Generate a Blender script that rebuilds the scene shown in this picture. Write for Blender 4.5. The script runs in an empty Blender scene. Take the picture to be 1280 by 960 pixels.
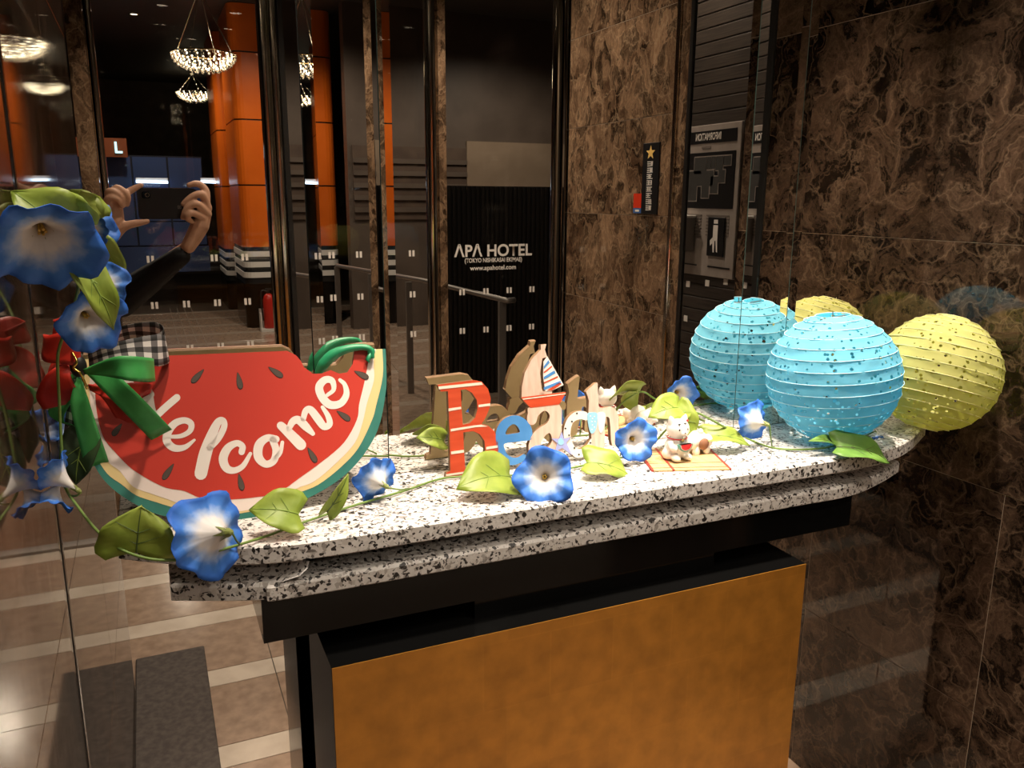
import bpy, bmesh, math, random
from mathutils import Vector, Matrix, Euler, noise
from mathutils.geometry import tessellate_polygon
random.seed(7)
SC = bpy.context.scene
COL = SC.collection
PI = math.pi

# ------------------------------------------------------------------ camera
# X runs along the mirror wall, Y towards the mirror, Z up; the floor is z = 0
YAW, PITCH, ROLL, FPX = 0.41676, 0.22411, -0.00581, 1025.26
CAMZ = 1.45
_f = Vector((math.sin(YAW)*math.cos(PITCH), math.cos(YAW)*math.cos(PITCH), -math.sin(PITCH)))
_r = Vector((math.cos(YAW), -math.sin(YAW), 0))
_d = _f.cross(_r)
RT = _r*math.cos(ROLL) + _d*math.sin(ROLL)
DN = _d*math.cos(ROLL) - _r*math.sin(ROLL)
FW = _f
cam_data = bpy.data.cameras.new('camera')
cam_data.sensor_width = 36
cam_data.lens = FPX/1280*36
cam_data.clip_start = 0.05
cam_data.clip_end = 80
cam = bpy.data.objects.new('camera', cam_data)
COL.objects.link(cam)
m = Matrix((RT, -DN, -FW)).transposed().to_4x4()
m.translation = (0, 0, CAMZ)
cam.matrix_world = m
SC.camera = cam
C0 = Vector((0, 0, CAMZ))

# ------------------------------------------------------------------ world, exposure, main lights
w = bpy.data.worlds.new('world'); SC.world = w; w.use_nodes = True
w.node_tree.nodes['Background'].inputs[0].default_value = (0.30, 0.26, 0.24, 1)
w.node_tree.nodes['Background'].inputs[1].default_value = 0.0
SC.view_settings.view_transform = 'Standard'
SC.view_settings.look = 'None'
SC.view_settings.exposure = 0.0
SC.view_settings.gamma = 1.0
SC.view_settings.use_curve_mapping = False

WARM = (1.0, 0.86, 0.70)
NICHE_CEIL = 2.60
LOBBY_CEIL = 3.40
def light(kind, name, loc, energy, color=WARM, size=0.1, target=None, angle=60, blend=0.6, shape='DISK'):
    ld = bpy.data.lights.new(name, kind)
    ld.energy = energy; ld.color = color
    if kind == 'SPOT':
        ld.shadow_soft_size = size; ld.spot_size = math.radians(angle); ld.spot_blend = blend
    elif kind == 'AREA':
        ld.shape = shape; ld.size = size
    else:
        ld.shadow_soft_size = size
    o = bpy.data.objects.new(name, ld); COL.objects.link(o); o.location = loc
    if target is not None:
        o.rotation_euler = (Vector(target)-Vector(loc)).to_track_quat('-Z', 'Y').to_euler()
    return o
# spotlights recessed above the counter, general downlights in the lobby
SPOTS = [(0.22, 0.88, 21), (0.66, 0.92, 42), (1.10, 0.88, 52)]
DOWNLIGHTS = [(0.45, 0.40, 15), (1.0, -0.10, 25), (0.3, -0.75, 30), (1.15, -0.85, 30), (1.75, -0.30, 14)]  # the last is an added lamp that brightens the unlit side passage
LOBBY_LIGHTS = [(1.3, -5.6, 88), (1.9, -2.6, 24), (0.2, -3.2, 50), (3.6, -5.2, 70), (0.1, -8.2, 60)]  # the last is an added lamp to lift the navy shopfront
for x, y, e in SPOTS:
    light('SPOT', 'counter_spot_light', (x, y, NICHE_CEIL-0.03), e*3.4, WARM, 0.03, (x+0.02, 1.06, 1.02), 50, 0.7)
for x, y, e in DOWNLIGHTS:
    light('SPOT', 'downlight_light', (x, y, NICHE_CEIL-0.03), e*2.2, WARM, 0.05, (x, y, 0), 110, 0.8)
for x, y, e in LOBBY_LIGHTS:
    light('SPOT', 'lobby_downlight_light', (x, y, LOBBY_CEIL-0.04), e*2.0, WARM, 0.06, (x, y-0.001, 0), 150, 0.6)

# ------------------------------------------------------------------ measuring helpers
D = 1.2                                    # distance of the mirror plane
def ray(px, py): return RT*(px-640) + DN*(py-480) + FW*FPX
def onY(px, py, Y):
    r = ray(px, py); return C0 + r*(Y/r.y)
def onX(px, py, X):
    r = ray(px, py); return C0 + r*(X/r.x)
def onZ(px, py, Z):
    r = ray(px, py); return C0 + r*((Z-CAMZ)/r.z)
def onP(px, py, p0, n):
    r = ray(px, py); return C0 + r*((p0-C0).dot(n)/r.dot(n))
def V(px, py, d):                          # a point of the lobby behind, seen in the mirror at distance d
    p = onY(px, py, d); return Vector((p.x, 2*D-p.y, p.z))

# ------------------------------------------------------------------ materials
MATS = {}
def mat(name, color=(.5, .5, .5), rough=.5, metal=0, spec=.5, emit=None, estr=0, coat=0, trans=0, sheen=0):
    if name in MATS: return MATS[name]
    M = bpy.data.materials.new(name); M.use_nodes = True
    b = M.node_tree.nodes['Principled BSDF']
    b.inputs['Base Color'].default_value = (*color, 1)
    b.inputs['Roughness'].default_value = rough
    b.inputs['Metallic'].default_value = metal
    b.inputs['Specular IOR Level'].default_value = spec
    b.inputs['Coat Weight'].default_value = coat
    if emit:
        b.inputs['Emission Color'].default_value = (*emit, 1)
        b.inputs['Emission Strength'].default_value = estr
    MATS[name] = M
    return M
def nodes(M): return M.node_tree.nodes, M.node_tree.links, M.node_tree.nodes['Principled BSDF']
def N(M, kind, **kw):
    n = M.node_tree.nodes.new(kind)
    for k, v in kw.items():
        if k.startswith('i_'):
            n.inputs[k[2:].replace('_', ' ')].default_value = v
        else: setattr(n, k, v)
    return n
def ramp(M, stops, interp='LINEAR'):
    n = M.node_tree.nodes.new('ShaderNodeValToRGB'); n.color_ramp.interpolation = interp
    e = n.color_ramp.elements
    while len(e) < len(stops): e.new(0.5)
    for el, (p, c) in zip(e, stops): el.position = p; el.color = (*c, 1) if len(c) == 3 else c
    return n
def mixc(M, fac, a, b, mode='MIX'):
    n = M.node_tree.nodes.new('ShaderNodeMix'); n.data_type = 'RGBA'; n.blend_type = mode
    L = M.node_tree.links
    for s, v in ((0, fac), (6, a), (7, b)):
        if isinstance(v, (int, float)): n.inputs[s].default_value = v
        elif isinstance(v, tuple): n.inputs[s].default_value = (*v, 1)
        else: L.new(v, n.inputs[s])
    return n.outputs[2]

def marble_mat(name, dark, mid, vein, scale=1.0, stretch=(1, 1, 1), rough=.04, spec=.5):
    M = mat(name, dark, rough, 0, spec); nd, L, b = nodes(M)
    tc = N(M, 'ShaderNodeTexCoord')
    oi = N(M, 'ShaderNodeObjectInfo')
    mp = N(M, 'ShaderNodeMapping'); mp.inputs['Scale'].default_value = [s*scale for s in stretch]
    geo = N(M, 'ShaderNodeNewGeometry')
    L.new(geo.outputs['Position'], mp.inputs['Vector'])
    off = N(M, 'ShaderNodeVectorMath', operation='MULTIPLY_ADD')
    cmb = N(M, 'ShaderNodeCombineXYZ')
    for i in range(3): L.new(oi.outputs['Random'], cmb.inputs[i])
    L.new(cmb.outputs[0], off.inputs[0]); off.inputs[1].default_value = (9, 17, 13); L.new(mp.outputs[0], off.inputs[2])
    nz = N(M, 'ShaderNodeTexNoise'); nz.inputs['Scale'].default_value = 5; nz.inputs['Detail'].default_value = 6
    L.new(off.outputs[0], nz.inputs['Vector'])
    wob = N(M, 'ShaderNodeVectorMath', operation='MULTIPLY_ADD'); wob.inputs[1].default_value = (.55, .55, .55)
    L.new(nz.outputs['Color'], wob.inputs[0]); L.new(off.outputs[0], wob.inputs[2])
    v1 = N(M, 'ShaderNodeTexVoronoi', feature='DISTANCE_TO_EDGE'); v1.inputs['Scale'].default_value = 6
    v2 = N(M, 'ShaderNodeTexVoronoi', feature='DISTANCE_TO_EDGE'); v2.inputs['Scale'].default_value = 26
    v3 = N(M, 'ShaderNodeTexVoronoi', feature='F1'); v3.inputs['Scale'].default_value = 12
    for v in (v1, v2, v3): L.new(wob.outputs[0], v.inputs['Vector'])
    r1 = ramp(M, [(0, (1, 1, 1)), (.018, (.3, .3, .3)), (.06, (0, 0, 0))]); L.new(v1.outputs['Distance'], r1.inputs[0])
    r2 = ramp(M, [(0, (.5, .5, .5)), (.06, (.15, .15, .15)), (.2, (0, 0, 0))]); L.new(v2.outputs['Distance'], r2.inputs[0])
    n2 = N(M, 'ShaderNodeTexNoise'); n2.inputs['Scale'].default_value = 4.5; n2.inputs['Detail'].default_value = 8; n2.inputs['Roughness'].default_value = .78
    L.new(wob.outputs[0], n2.inputs['Vector'])
    rn = ramp(M, [(.40, (0, 0, 0)), (.66, (1, 1, 1))]); L.new(n2.outputs['Fac'], rn.inputs[0])
    base = mixc(M, rn.outputs[0], dark, mid)
    sep = N(M, 'ShaderNodeSeparateColor'); L.new(v3.outputs['Color'], sep.inputs[0])
    rc = ramp(M, [(.15, (.35, .35, .35)), (.5, (1, 1, 1))]); L.new(sep.outputs[0], rc.inputs[0])
    base = mixc(M, 1.0, base, rc.outputs[0], 'MULTIPLY')
    fine = N(M, 'ShaderNodeMath', operation='MULTIPLY'); L.new(r2.outputs[0], fine.inputs[0]); L.new(rn.outputs[0], fine.inputs[1])
    c = mixc(M, fine.outputs[0], base, tuple(.75*x+.25*y for x, y in zip(vein, mid)))
    vs = N(M, 'ShaderNodeMath', operation='MULTIPLY'); L.new(r1.outputs[0], vs.inputs[0]); vs.inputs[1].default_value = .5
    c = mixc(M, vs.outputs[0], c, vein)
    L.new(c, b.inputs['Base Color'])
    return M
marble_mat('dark_marble', (.010, .006, .004), (.105, .062, .039), (.20, .132, .085), 1.35)
marble_mat('brown_marble', (.075, .042, .024), (.30, .185, .108), (.46, .32, .20), 1.7, (1, 1, .7))
marble_mat('left_marble', (.03, .016, .010), (.12, .072, .046), (.26, .17, .11), 1.0, (1.6, 1.6, .35), rough=.04, spec=.45)

def granite_mat():
    M = mat('granite', (.7, .67, .63), .38, 0, .4); nd, L, b = nodes(M)
    geo = N(M, 'ShaderNodeNewGeometry')
    nz = N(M, 'ShaderNodeTexNoise'); nz.inputs['Scale'].default_value = 90; nz.inputs['Detail'].default_value = 3
    L.new(geo.outputs['Position'], nz.inputs['Vector'])
    wob = N(M, 'ShaderNodeVectorMath', operation='MULTIPLY_ADD'); wob.inputs[1].default_value = (.012, .012, .012)
    L.new(nz.outputs['Color'], wob.inputs[0]); L.new(geo.outputs['Position'], wob.inputs[2])
    cols = []
    v = N(M, 'ShaderNodeTexVoronoi', feature='F1'); v.inputs['Scale'].default_value = 215
    L.new(wob.outputs[0], v.inputs['Vector'])
    sep = N(M, 'ShaderNodeSeparateColor'); L.new(v.outputs['Color'], sep.inputs[0])
    r = ramp(M, [(0, (.02, .018, .017)), (.10, (.035, .031, .029)), (.125, (.30, .275, .255)), (.25, (.45, .42, .395)), (.29, (.62, .59, .56)), (.7, (.72, .70, .68)), (1, (.58, .555, .535))])
    L.new(sep.outputs[0], r.inputs[0])
    v2 = N(M, 'ShaderNodeTexVoronoi', feature='F1'); v2.inputs['Scale'].default_value = 330
    L.new(wob.outputs[0], v2.inputs['Vector'])
    sep2 = N(M, 'ShaderNodeSeparateColor'); L.new(v2.outputs['Color'], sep2.inputs[0])
    r2 = ramp(M, [(0, (.08, .07, .07)), (.07, (.1, .1, .1)), (.1, (1, 1, 1))]); L.new(sep2.outputs[1], r2.inputs[0])
    L.new(mixc(M, 1.0, r.outputs[0], r2.outputs[0], 'MULTIPLY'), b.inputs['Base Color'])
granite_mat()

def noise_mat(name, a, b_, scale=8, rough=.5, metal=0, spec=.5, detail=4, stretch=(1, 1, 1), lo=.35, hi=.65, coords='Object', bump=0):
    M = mat(name, a, rough, metal, spec); nd, L, b = nodes(M)
    tc = N(M, 'ShaderNodeTexCoord'); mp = N(M, 'ShaderNodeMapping'); mp.inputs['Scale'].default_value = stretch
    if coords == 'World':
        geo = N(M, 'ShaderNodeNewGeometry'); L.new(geo.outputs['Position'], mp.inputs['Vector'])
    else: L.new(tc.outputs[coords], mp.inputs['Vector'])
    nz = N(M, 'ShaderNodeTexNoise'); nz.inputs['Scale'].default_value = scale; nz.inputs['Detail'].default_value = detail
    L.new(mp.outputs[0], nz.inputs['Vector'])
    r = ramp(M, [(lo, a), (hi, b_)]); L.new(nz.outputs['Fac'], r.inputs[0]); L.new(r.outputs[0], b.inputs['Base Color'])
    if bump:
        bp = N(M, 'ShaderNodeBump'); bp.inputs['Strength'].default_value = bump; bp.inputs['Distance'].default_value = .002
        L.new(nz.outputs['Fac'], bp.inputs['Height']); L.new(bp.outputs[0], b.inputs['Normal'])
    return M
mat('mirror', (.80, .77, .73), 0.0, 1)
mat('mirror_edge', (.10, .16, .14), .1)
mat('wall_core', (.012, .010, .009), .5)
mat('chrome', (.90, .82, .70), .12, 1)
mat('grout_pale', (.34, .27, .20), .6)
mat('brass_trim', (.62, .46, .24), .12, 1)
mat('black_lacquer', (.003, .003, .003), .10, 0, .22)
mat('black_matt', (.006, .006, .006), .5)
mat('ceiling_dark', (.05, .043, .036), .55)
mat('rib_black', (.012, .011, .010), .35)
mat('rib_line', (.030, .026, .024), .4)
noise_mat('floor_brown', (.27, .19, .14), (.36, .26, .195), 26, .16, spec=.45, coords='World', detail=8)
noise_mat('floor_stripe', (.50, .43, .36), (.62, .54, .46), 9, .12, spec=.45, coords='World', detail=6)
noise_mat('lobby_stripe', (.34, .27, .21), (.40, .32, .26), 9, .2, coords='World')
noise_mat('floor_grout', (.05, .035, .025), (.06, .045, .03), 9, .5, coords='World')
noise_mat('floor_mat', (.050, .040, .036), (.085, .07, .062), 60, .85, coords='World')
noise_mat('orange_panel', (.62, .115, .008), (.70, .14, .012), 4, .28)
mat('sign_orange', (.22, .055, .015), .5)
mat('white_paint', (.75, .72, .68), .5)
mat('vinyl_white', (.85, .80, .74), .5)
noise_mat('beige_wall', (.20, .145, .10), (.25, .185, .13), 3, .7)
noise_mat('brown_wall', (.055, .034, .024), (.085, .055, .038), 5, .6)
noise_mat('taupe_wall', (.075, .055, .043), (.10, .075, .06), 3, .5)
mat('navy_panel', (.035, .065, .17), .35)
mat('navy_line', (.005, .008, .02), .5)
mat('tube_light', (.8, .9, 1), .5, emit=(.55, .75, 1), estr=5)
mat('sign_light', (.8, .9, 1), .5, emit=(.35, .85, 1), estr=2.2)
mat('lamp_disc', (1, .9, .7), .5, emit=(1, .85, .62), estr=9)
mat('bulb', (1, .9, .7), .5, emit=(1, .86, .62), estr=14)
mat('steel_grey', (.28, .25, .23), .4, .6)
noise_mat('info_plate', (.30, .255, .225), (.34, .29, .255), 30, .45)
mat('print_black', (.008, .008, .009), .35)
mat('print_grey', (.17, .14, .12), .6)
mat('print_darkgrey', (.035, .033, .030), .6)
mat('sign_red', (.62, .035, .008), .4)
mat('sign_blue', (.05, .13, .35), .4)
mat('star_yellow', (.85, .55, .16), .4)
mat('extinguisher_red', (.5, .02, .015), .3)

def gold_mat():
    M = mat('gold_leaf', (.5, .25, .05), .33, .45, .5); nd, L, b = nodes(M)
    geo = N(M, 'ShaderNodeNewGeometry'); mp = N(M, 'ShaderNodeMapping'); mp.inputs['Rotation'].default_value = (PI/2, 0, 0)
    L.new(geo.outputs['Position'], mp.inputs['Vector'])
    br = N(M, 'ShaderNodeTexBrick'); br.offset = .35; br.inputs['Scale'].default_value = 1
    for k, v in (('Mortar Size', .0016), ('Brick Width', .105), ('Row Height', .105), ('Mortar Smooth', .6), ('Bias', 0)): br.inputs[k].default_value = v
    br.inputs['Color1'].default_value = (.46, .195, .026, 1); br.inputs['Color2'].default_value = (.41, .17, .022, 1); br.inputs['Mortar'].default_value = (.45, .19, .026, 1)
    L.new(mp.outputs[0], br.inputs['Vector'])
    nz = N(M, 'ShaderNodeTexNoise'); nz.inputs['Scale'].default_value = 30; nz.inputs['Detail'].default_value = 8
    L.new(geo.outputs['Position'], nz.inputs['Vector'])
    r = ramp(M, [(.3, (.78, .78, .78)), (.7, (1.1, 1.1, 1.1))]); L.new(nz.outputs['Fac'], r.inputs[0])
    L.new(mixc(M, 1.0, br.outputs['Color'], r.outputs[0], 'MULTIPLY'), b.inputs['Base Color'])
gold_mat()

def glass_mat():
    M = bpy.data.materials.new('clear_glass'); M.use_nodes = True; MATS['clear_glass'] = M
    nt = M.node_tree; nt.nodes.clear(); L = nt.links
    out = nt.nodes.new('ShaderNodeOutputMaterial'); mx = nt.nodes.new('ShaderNodeMixShader')
    t = nt.nodes.new('ShaderNodeBsdfTransparent'); t.inputs[0].default_value = (.93, .95, .94, 1)
    g = nt.nodes.new('ShaderNodeBsdfGlossy'); g.inputs['Roughness'].default_value = 0
    fr = nt.nodes.new('ShaderNodeFresnel'); fr.inputs[0].default_value = 1.52
    L.new(fr.outputs[0], mx.inputs[0]); L.new(t.outputs[0], mx.inputs[1]); L.new(g.outputs[0], mx.inputs[2]); L.new(mx.outputs[0], out.inputs[0])
glass_mat()

def paper_mat(name, col, tr, dots=True):
    M = bpy.data.materials.new(name); M.use_nodes = True; MATS[name] = M
    nt = M.node_tree; nt.nodes.clear(); L = nt.links
    out = nt.nodes.new('ShaderNodeOutputMaterial')
    df = nt.nodes.new('ShaderNodeBsdfDiffuse'); tl = nt.nodes.new('ShaderNodeBsdfTranslucent'); mx = nt.nodes.new('ShaderNodeMixShader'); mx.inputs[0].default_value = .42
    tc = nt.nodes.new('ShaderNodeTexCoord')
    nz = nt.nodes.new('ShaderNodeTexNoise'); nz.inputs['Scale'].default_value = 26; nz.inputs['Detail'].default_value = 5
    L.new(tc.outputs['Object'], nz.inputs['Vector'])
    r = ramp(M, [(.3, tuple(c*.86 for c in col)), (.7, tuple(min(1, c*1.08) for c in col))]); L.new(nz.outputs['Fac'], r.inputs[0])
    L.new(r.outputs[0], df.inputs[0]); tl.inputs[0].default_value = (*tr, 1)
    L.new(df.outputs[0], mx.inputs[1]); L.new(tl.outputs[0], mx.inputs[2])
    v = nt.nodes.new('ShaderNodeTexVoronoi'); v.inputs['Scale'].default_value = 92; v.feature = 'F1'
    L.new(tc.outputs['Object'], v.inputs['Vector'])
    n2 = nt.nodes.new('ShaderNodeTexNoise'); n2.inputs['Scale'].default_value = 9
    L.new(tc.outputs['Object'], n2.inputs['Vector'])
    th = nt.nodes.new('ShaderNodeMath'); th.operation = 'MULTIPLY'; th.inputs[1].default_value = .56; L.new(n2.outputs['Fac'], th.inputs[0])
    lt = nt.nodes.new('ShaderNodeMath'); lt.operation = 'LESS_THAN'; L.new(v.outputs['Distance'], lt.inputs[0]); L.new(th.outputs[0], lt.inputs[1])
    tp = nt.nodes.new('ShaderNodeBsdfTransparent'); m2 = nt.nodes.new('ShaderNodeMixShader')
    L.new(lt.outputs[0], m2.inputs[0]); L.new(mx.outputs[0], m2.inputs[1]); L.new(tp.outputs[0], m2.inputs[2]); L.new(m2.outputs[0], out.inputs[0])
paper_mat('blue_paper', (.22, .62, .80), (.10, .56, .78))
paper_mat('yellow_paper', (.68, .67, .26), (.58, .60, .08))

def petal_mat():
    M = mat('petal', (.1, .2, .8), .55, 0, .25); nd, L, b = nodes(M)
    at = N(M, 'ShaderNodeAttribute', attribute_name='radial')
    tc = N(M, 'ShaderNodeTexCoord'); nz = N(M, 'ShaderNodeTexNoise'); nz.inputs['Scale'].default_value = 5; nz.inputs['Detail'].default_value = 4
    L.new(tc.outputs['Object'], nz.inputs['Vector'])
    ad = N(M, 'ShaderNodeMath', operation='MULTIPLY_ADD'); L.new(nz.outputs['Fac'], ad.inputs[0]); ad.inputs[1].default_value = .22
    sb = N(M, 'ShaderNodeMath', operation='SUBTRACT'); L.new(at.outputs['Fac'], sb.inputs[0]); sb.inputs[1].default_value = .11
    L.new(sb.outputs[0], ad.inputs[2])
    r = ramp(M, [(0, (.72, .68, .62)), (.50, (.76, .74, .74)), (.66, (.36, .50, .80)), (.80, (.07, .23, .70)), (1, (.035, .15, .62))])
    L.new(ad.outputs[0], r.inputs[0]); L.new(r.outputs[0], b.inputs['Base Color'])
    b.inputs['Subsurface Weight'].default_value = 0
petal_mat()
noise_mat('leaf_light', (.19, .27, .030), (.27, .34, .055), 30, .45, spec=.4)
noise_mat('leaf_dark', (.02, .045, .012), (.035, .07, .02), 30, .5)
noise_mat('leaf_green', (.09, .20, .03), (.14, .27, .05), 30, .45, spec=.4)
mat('leaf_vein', (.20, .30, .05), .5)
mat('leaf_vein_dark', (.06, .10, .02), .5)
mat('stem_green', (.14, .23, .045), .5)
mat('calyx_green', (.22, .26, .07), .5)
mat('stamen', (.55, .35, .06), .6)
def satin(name, c):
    return noise_mat(name, tuple(x*.85 for x in c), c, 60, .42, spec=.5, bump=.15)
satin('ribbon_green', (.055, .36, .085)); satin('ribbon_red', (.50, .022, .010)); satin('ribbon_teal', (.02, .28, .12))
mat('gold_wire', (.75, .5, .12), .25, 1)
def gingham():
    M = mat('gingham', (.5, .5, .5), .8); nd, L, b = nodes(M)
    uv = N(M, 'ShaderNodeUVMap'); sp = N(M, 'ShaderNodeSeparateXYZ'); L.new(uv.outputs[0], sp.inputs[0])
    outs = []
    for i in (0, 1):
        a = N(M, 'ShaderNodeMath', operation='FRACT'); L.new(sp.outputs[i], a.inputs[0])
        g = N(M, 'ShaderNodeMath', operation='GREATER_THAN'); L.new(a.outputs[0], g.inputs[0]); g.inputs[1].default_value = .5; outs.append(g)
    s = N(M, 'ShaderNodeMath', operation='ADD'); L.new(outs[0].outputs[0], s.inputs[0]); L.new(outs[1].outputs[0], s.inputs[1])
    h = N(M, 'ShaderNodeMath', operation='MULTIPLY'); L.new(s.outputs[0], h.inputs[0]); h.inputs[1].default_value = .5
    r = ramp(M, [(0, (.012, .012, .012)), (.5, (.13, .12, .12)), (1, (.62, .58, .55))], 'LINEAR'); L.new(h.outputs[0], r.inputs[0])
    L.new(r.outputs[0], b.inputs['Base Color'])
gingham()
mat('melon_red', (.52, .030, .014), .5); mat('melon_white', (.80, .68, .62), .5); mat('melon_yellow', (.72, .55, .25), .5)
noise_mat('melon_teal', (.022, .155, .125), (.035, .20, .16), 20, .5)
noise_mat('board_tan', (.58, .45, .24), (.64, .50, .28), 14, .6)
mat('board_edge', (.20, .11, .05), .7)
mat('melon_seed', (.075, .055, .042), .5); mat('seed_line', (.012, .01, .008), .5)
mat('letter_white', (.82, .74, .68), .5)
noise_mat('beach_red', (.55, .055, .014), (.64, .08, .025), 12, .5, stretch=(1, 1, 8))
mat('beach_cream', (.84, .74, .62), .5); noise_mat('beach_blue', (.06, .24, .58), (.08, .28, .63), 30, .5)
noise_mat('beach_pink', (.68, .44, .34), (.78, .56, .46), 22, .55, stretch=(6, 6, .5))
mat('beach_white', (.84, .78, .72), .5); mat('beach_purple', (.35, .38, .70), .5); mat('beach_sky', (.30, .58, .74), .5)
mat('dot_black', (.02, .015, .015), .5)
mat('ceramic_white', (.86, .82, .77), .18, coat=.4); mat('ceramic_brown', (.28, .13, .07), .7); mat('cat_red', (.60, .02, .025), .25); mat('cat_teal', (.10, .35, .28), .3)
noise_mat('bamboo', (.52, .33, .14), (.66, .46, .23), 60, .5, stretch=(12, 1, 1))
mat('bamboo_red', (.36, .03, .015), .5); mat('thread', (.10, .06, .03), .7)
mat('phone_black', (.008, .008, .009), .35); mat('lens_glass', (.004, .004, .006), .05, coat=1); mat('phone_edge', (.55, .45, .33), .2, 1)
noise_mat('skin', (.56, .31, .20), (.62, .36, .24), 40, .5); mat('sweater_black', (.006, .006, .007), .85); mat('trousers_dark', (.02, .02, .025), .85)
mat('hair_dark', (.012, .008, .006), .5); mat('shoe_black', (.01, .01, .01), .4); mat('eye_white', (.7, .68, .65), .3); mat('lip', (.4, .13, .10), .5)
noise_mat('slat_dark', (.022, .016, .012), (.05, .037, .028), 7, .5, stretch=(1, 1, 30), coords='World')

# ------------------------------------------------------------------ object helpers
def link(o, parent=None):
    COL.objects.link(o)
    if parent is not None:
        o.parent = parent
        if parent.type == 'EMPTY': o.matrix_parent_inverse = Matrix.Translation(-parent.location)
    return o
def obj(name, bm, m, parent=None, smooth=False, loc=None):
    me = bpy.data.meshes.new(name)
    bmesh.ops.recalc_face_normals(bm, faces=bm.faces[:]) if bm.faces else None
    bm.to_mesh(me); bm.free()
    ms = m if isinstance(m, (list, tuple)) else [m]
    for k in ms: me.materials.append(MATS[k])
    if smooth:
        for p in me.polygons: p.use_smooth = True
    o = bpy.data.objects.new(name, me)
    if loc is not None: o.location = loc
    return link(o, parent)
def thing(name, label, cat, loc=(0, 0, 0), group=None):
    o = bpy.data.objects.new(name, None); o.empty_display_size = .02; o.location = loc
    COL.objects.link(o); o['label'] = label; o['category'] = cat
    if group: o['group'] = group
    return o
def tag(o, label, cat, group=None):
    o['label'] = label; o['category'] = cat
    if group: o['group'] = group
    return o
def struct(o): o['kind'] = 'structure'; return o
def box(bm, a, b, bevel=0):
    x0, y0, z0 = a; x1, y1, z1 = b
    vs = [bm.verts.new((x, y, z)) for z in (z0, z1) for x, y in ((x0, y0), (x1, y0), (x1, y1), (x0, y1))]
    fs = [bm.faces.new([vs[i] for i in q]) for q in ((0, 3, 2, 1), (4, 5, 6, 7), (0, 1, 5, 4), (1, 2, 6, 5), (2, 3, 7, 6), (3, 0, 4, 7))]
    if bevel:
        es = list({e for f in fs for e in f.edges})
        bmesh.ops.bevel(bm, geom=es, offset=bevel, segments=1, affect='EDGES')
def nbox(a, b, bevel=0):
    bm = bmesh.new(); box(bm, a, b, bevel); return bm
def tube(bm, pts, r, seg=8, cap=True):
    pts = [Vector(p) for p in pts]; n = len(pts); rings = []
    rr = r if isinstance(r, (list, tuple)) else [r]*n
    up = None
    for i, p in enumerate(pts):
        t = (pts[min(i+1, n-1)]-pts[max(i-1, 0)]).normalized()
        if up is None: up = Vector((0, 0, 1)) if abs(t.z) < .9 else Vector((1, 0, 0))
        a = t.cross(up).normalized(); up = a.cross(t).normalized()
        rings.append([bm.verts.new(p + (a*math.cos(2*PI*k/seg) + up*math.sin(2*PI*k/seg))*rr[i]) for k in range(seg)])
    for i in range(n-1):
        for k in range(seg):
            bm.faces.new((rings[i][k], rings[i][(k+1) % seg], rings[i+1][(k+1) % seg], rings[i+1][k]))
    if cap: bm.faces.new(rings[0][::-1]); bm.faces.new(rings[-1])
def lathe(bm, prof, seg=16, mtx=None):
    rings = []
    for r, z in prof:
        if r < 1e-6: rings.append([bm.verts.new((0, 0, z))])
        else: rings.append([bm.verts.new((r*math.cos(2*PI*k/seg), r*math.sin(2*PI*k/seg), z)) for k in range(seg)])
    vs = [v for r in rings for v in r]
    for a, b in zip(rings, rings[1:]):
        for k in range(seg):
            k2 = (k+1) % seg
            if len(a) == 1 and len(b) == 1: continue
            if len(a) == 1: bm.faces.new((a[0], b[k], b[k2]))
            elif len(b) == 1: bm.faces.new((a[k], a[k2], b[0]))
            else: bm.faces.new((a[k], a[k2], b[k2], b[k]))
    if mtx is not None: bmesh.ops.transform(bm, matrix=mtx, verts=vs)
def sphere(bm, c, r, u=12, v=8, mtx=None):
    s = r if isinstance(r, (tuple, list)) else (r, r, r)
    M = Matrix.Translation(c) @ (mtx.to_4x4() if mtx else Matrix.Identity(4)) @ Matrix.Diagonal((*s, 1))
    bmesh.ops.create_uvsphere(bm, u_segments=u, v_segments=v, radius=1, matrix=M)
def smooth_pts(pts, n=8, closed=False):
    """Catmull-Rom through pts"""
    P = [Vector(p) for p in pts]; out = []; m = len(P)
    rng = range(m if closed else m-1)
    for i in rng:
        p0 = P[(i-1) % m] if closed or i > 0 else P[0]*2-P[1]
        p1 = P[i]; p2 = P[(i+1) % m]
        p3 = P[(i+2) % m] if closed or i+2 < m else P[-1]*2-P[-2]
        for k in range(n):
            t = k/n
            out.append(.5*((2*p1) + (p2-p0)*t + (2*p0-5*p1+4*p2-p3)*t*t + (3*p1-p0-3*p2+p3)*t**3))
    if not closed: out.append(P[-1])
    return out
def plate(bm, loops, back, mi=0, side_mi=None, back_mi=None):
    """solid plate: loops[0] outline, the rest holes; every loop a list of 3-D points; back = offset vector"""
    flat = [p for l in loops for p in l]
    tris = tessellate_polygon([[Vector(p) for p in l] for l in loops])
    f = [bm.verts.new(p) for p in flat]; b = [bm.verts.new(Vector(p)+back) for p in flat]
    for t in tris:
        try:
            x = bm.faces.new([f[i] for i in t]); x.material_index = mi
            y = bm.faces.new([b[i] for i in reversed(t)]); y.material_index = mi if back_mi is None else back_mi
        except ValueError: pass
    o = 0
    for l in loops:
        n = len(l)
        for i in range(n):
            j = (i+1) % n
            try:
                x = bm.faces.new((f[o+i], f[o+j], b[o+j], b[o+i])); x.material_index = mi if side_mi is None else side_mi
            except ValueError: pass
        o += n
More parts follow.
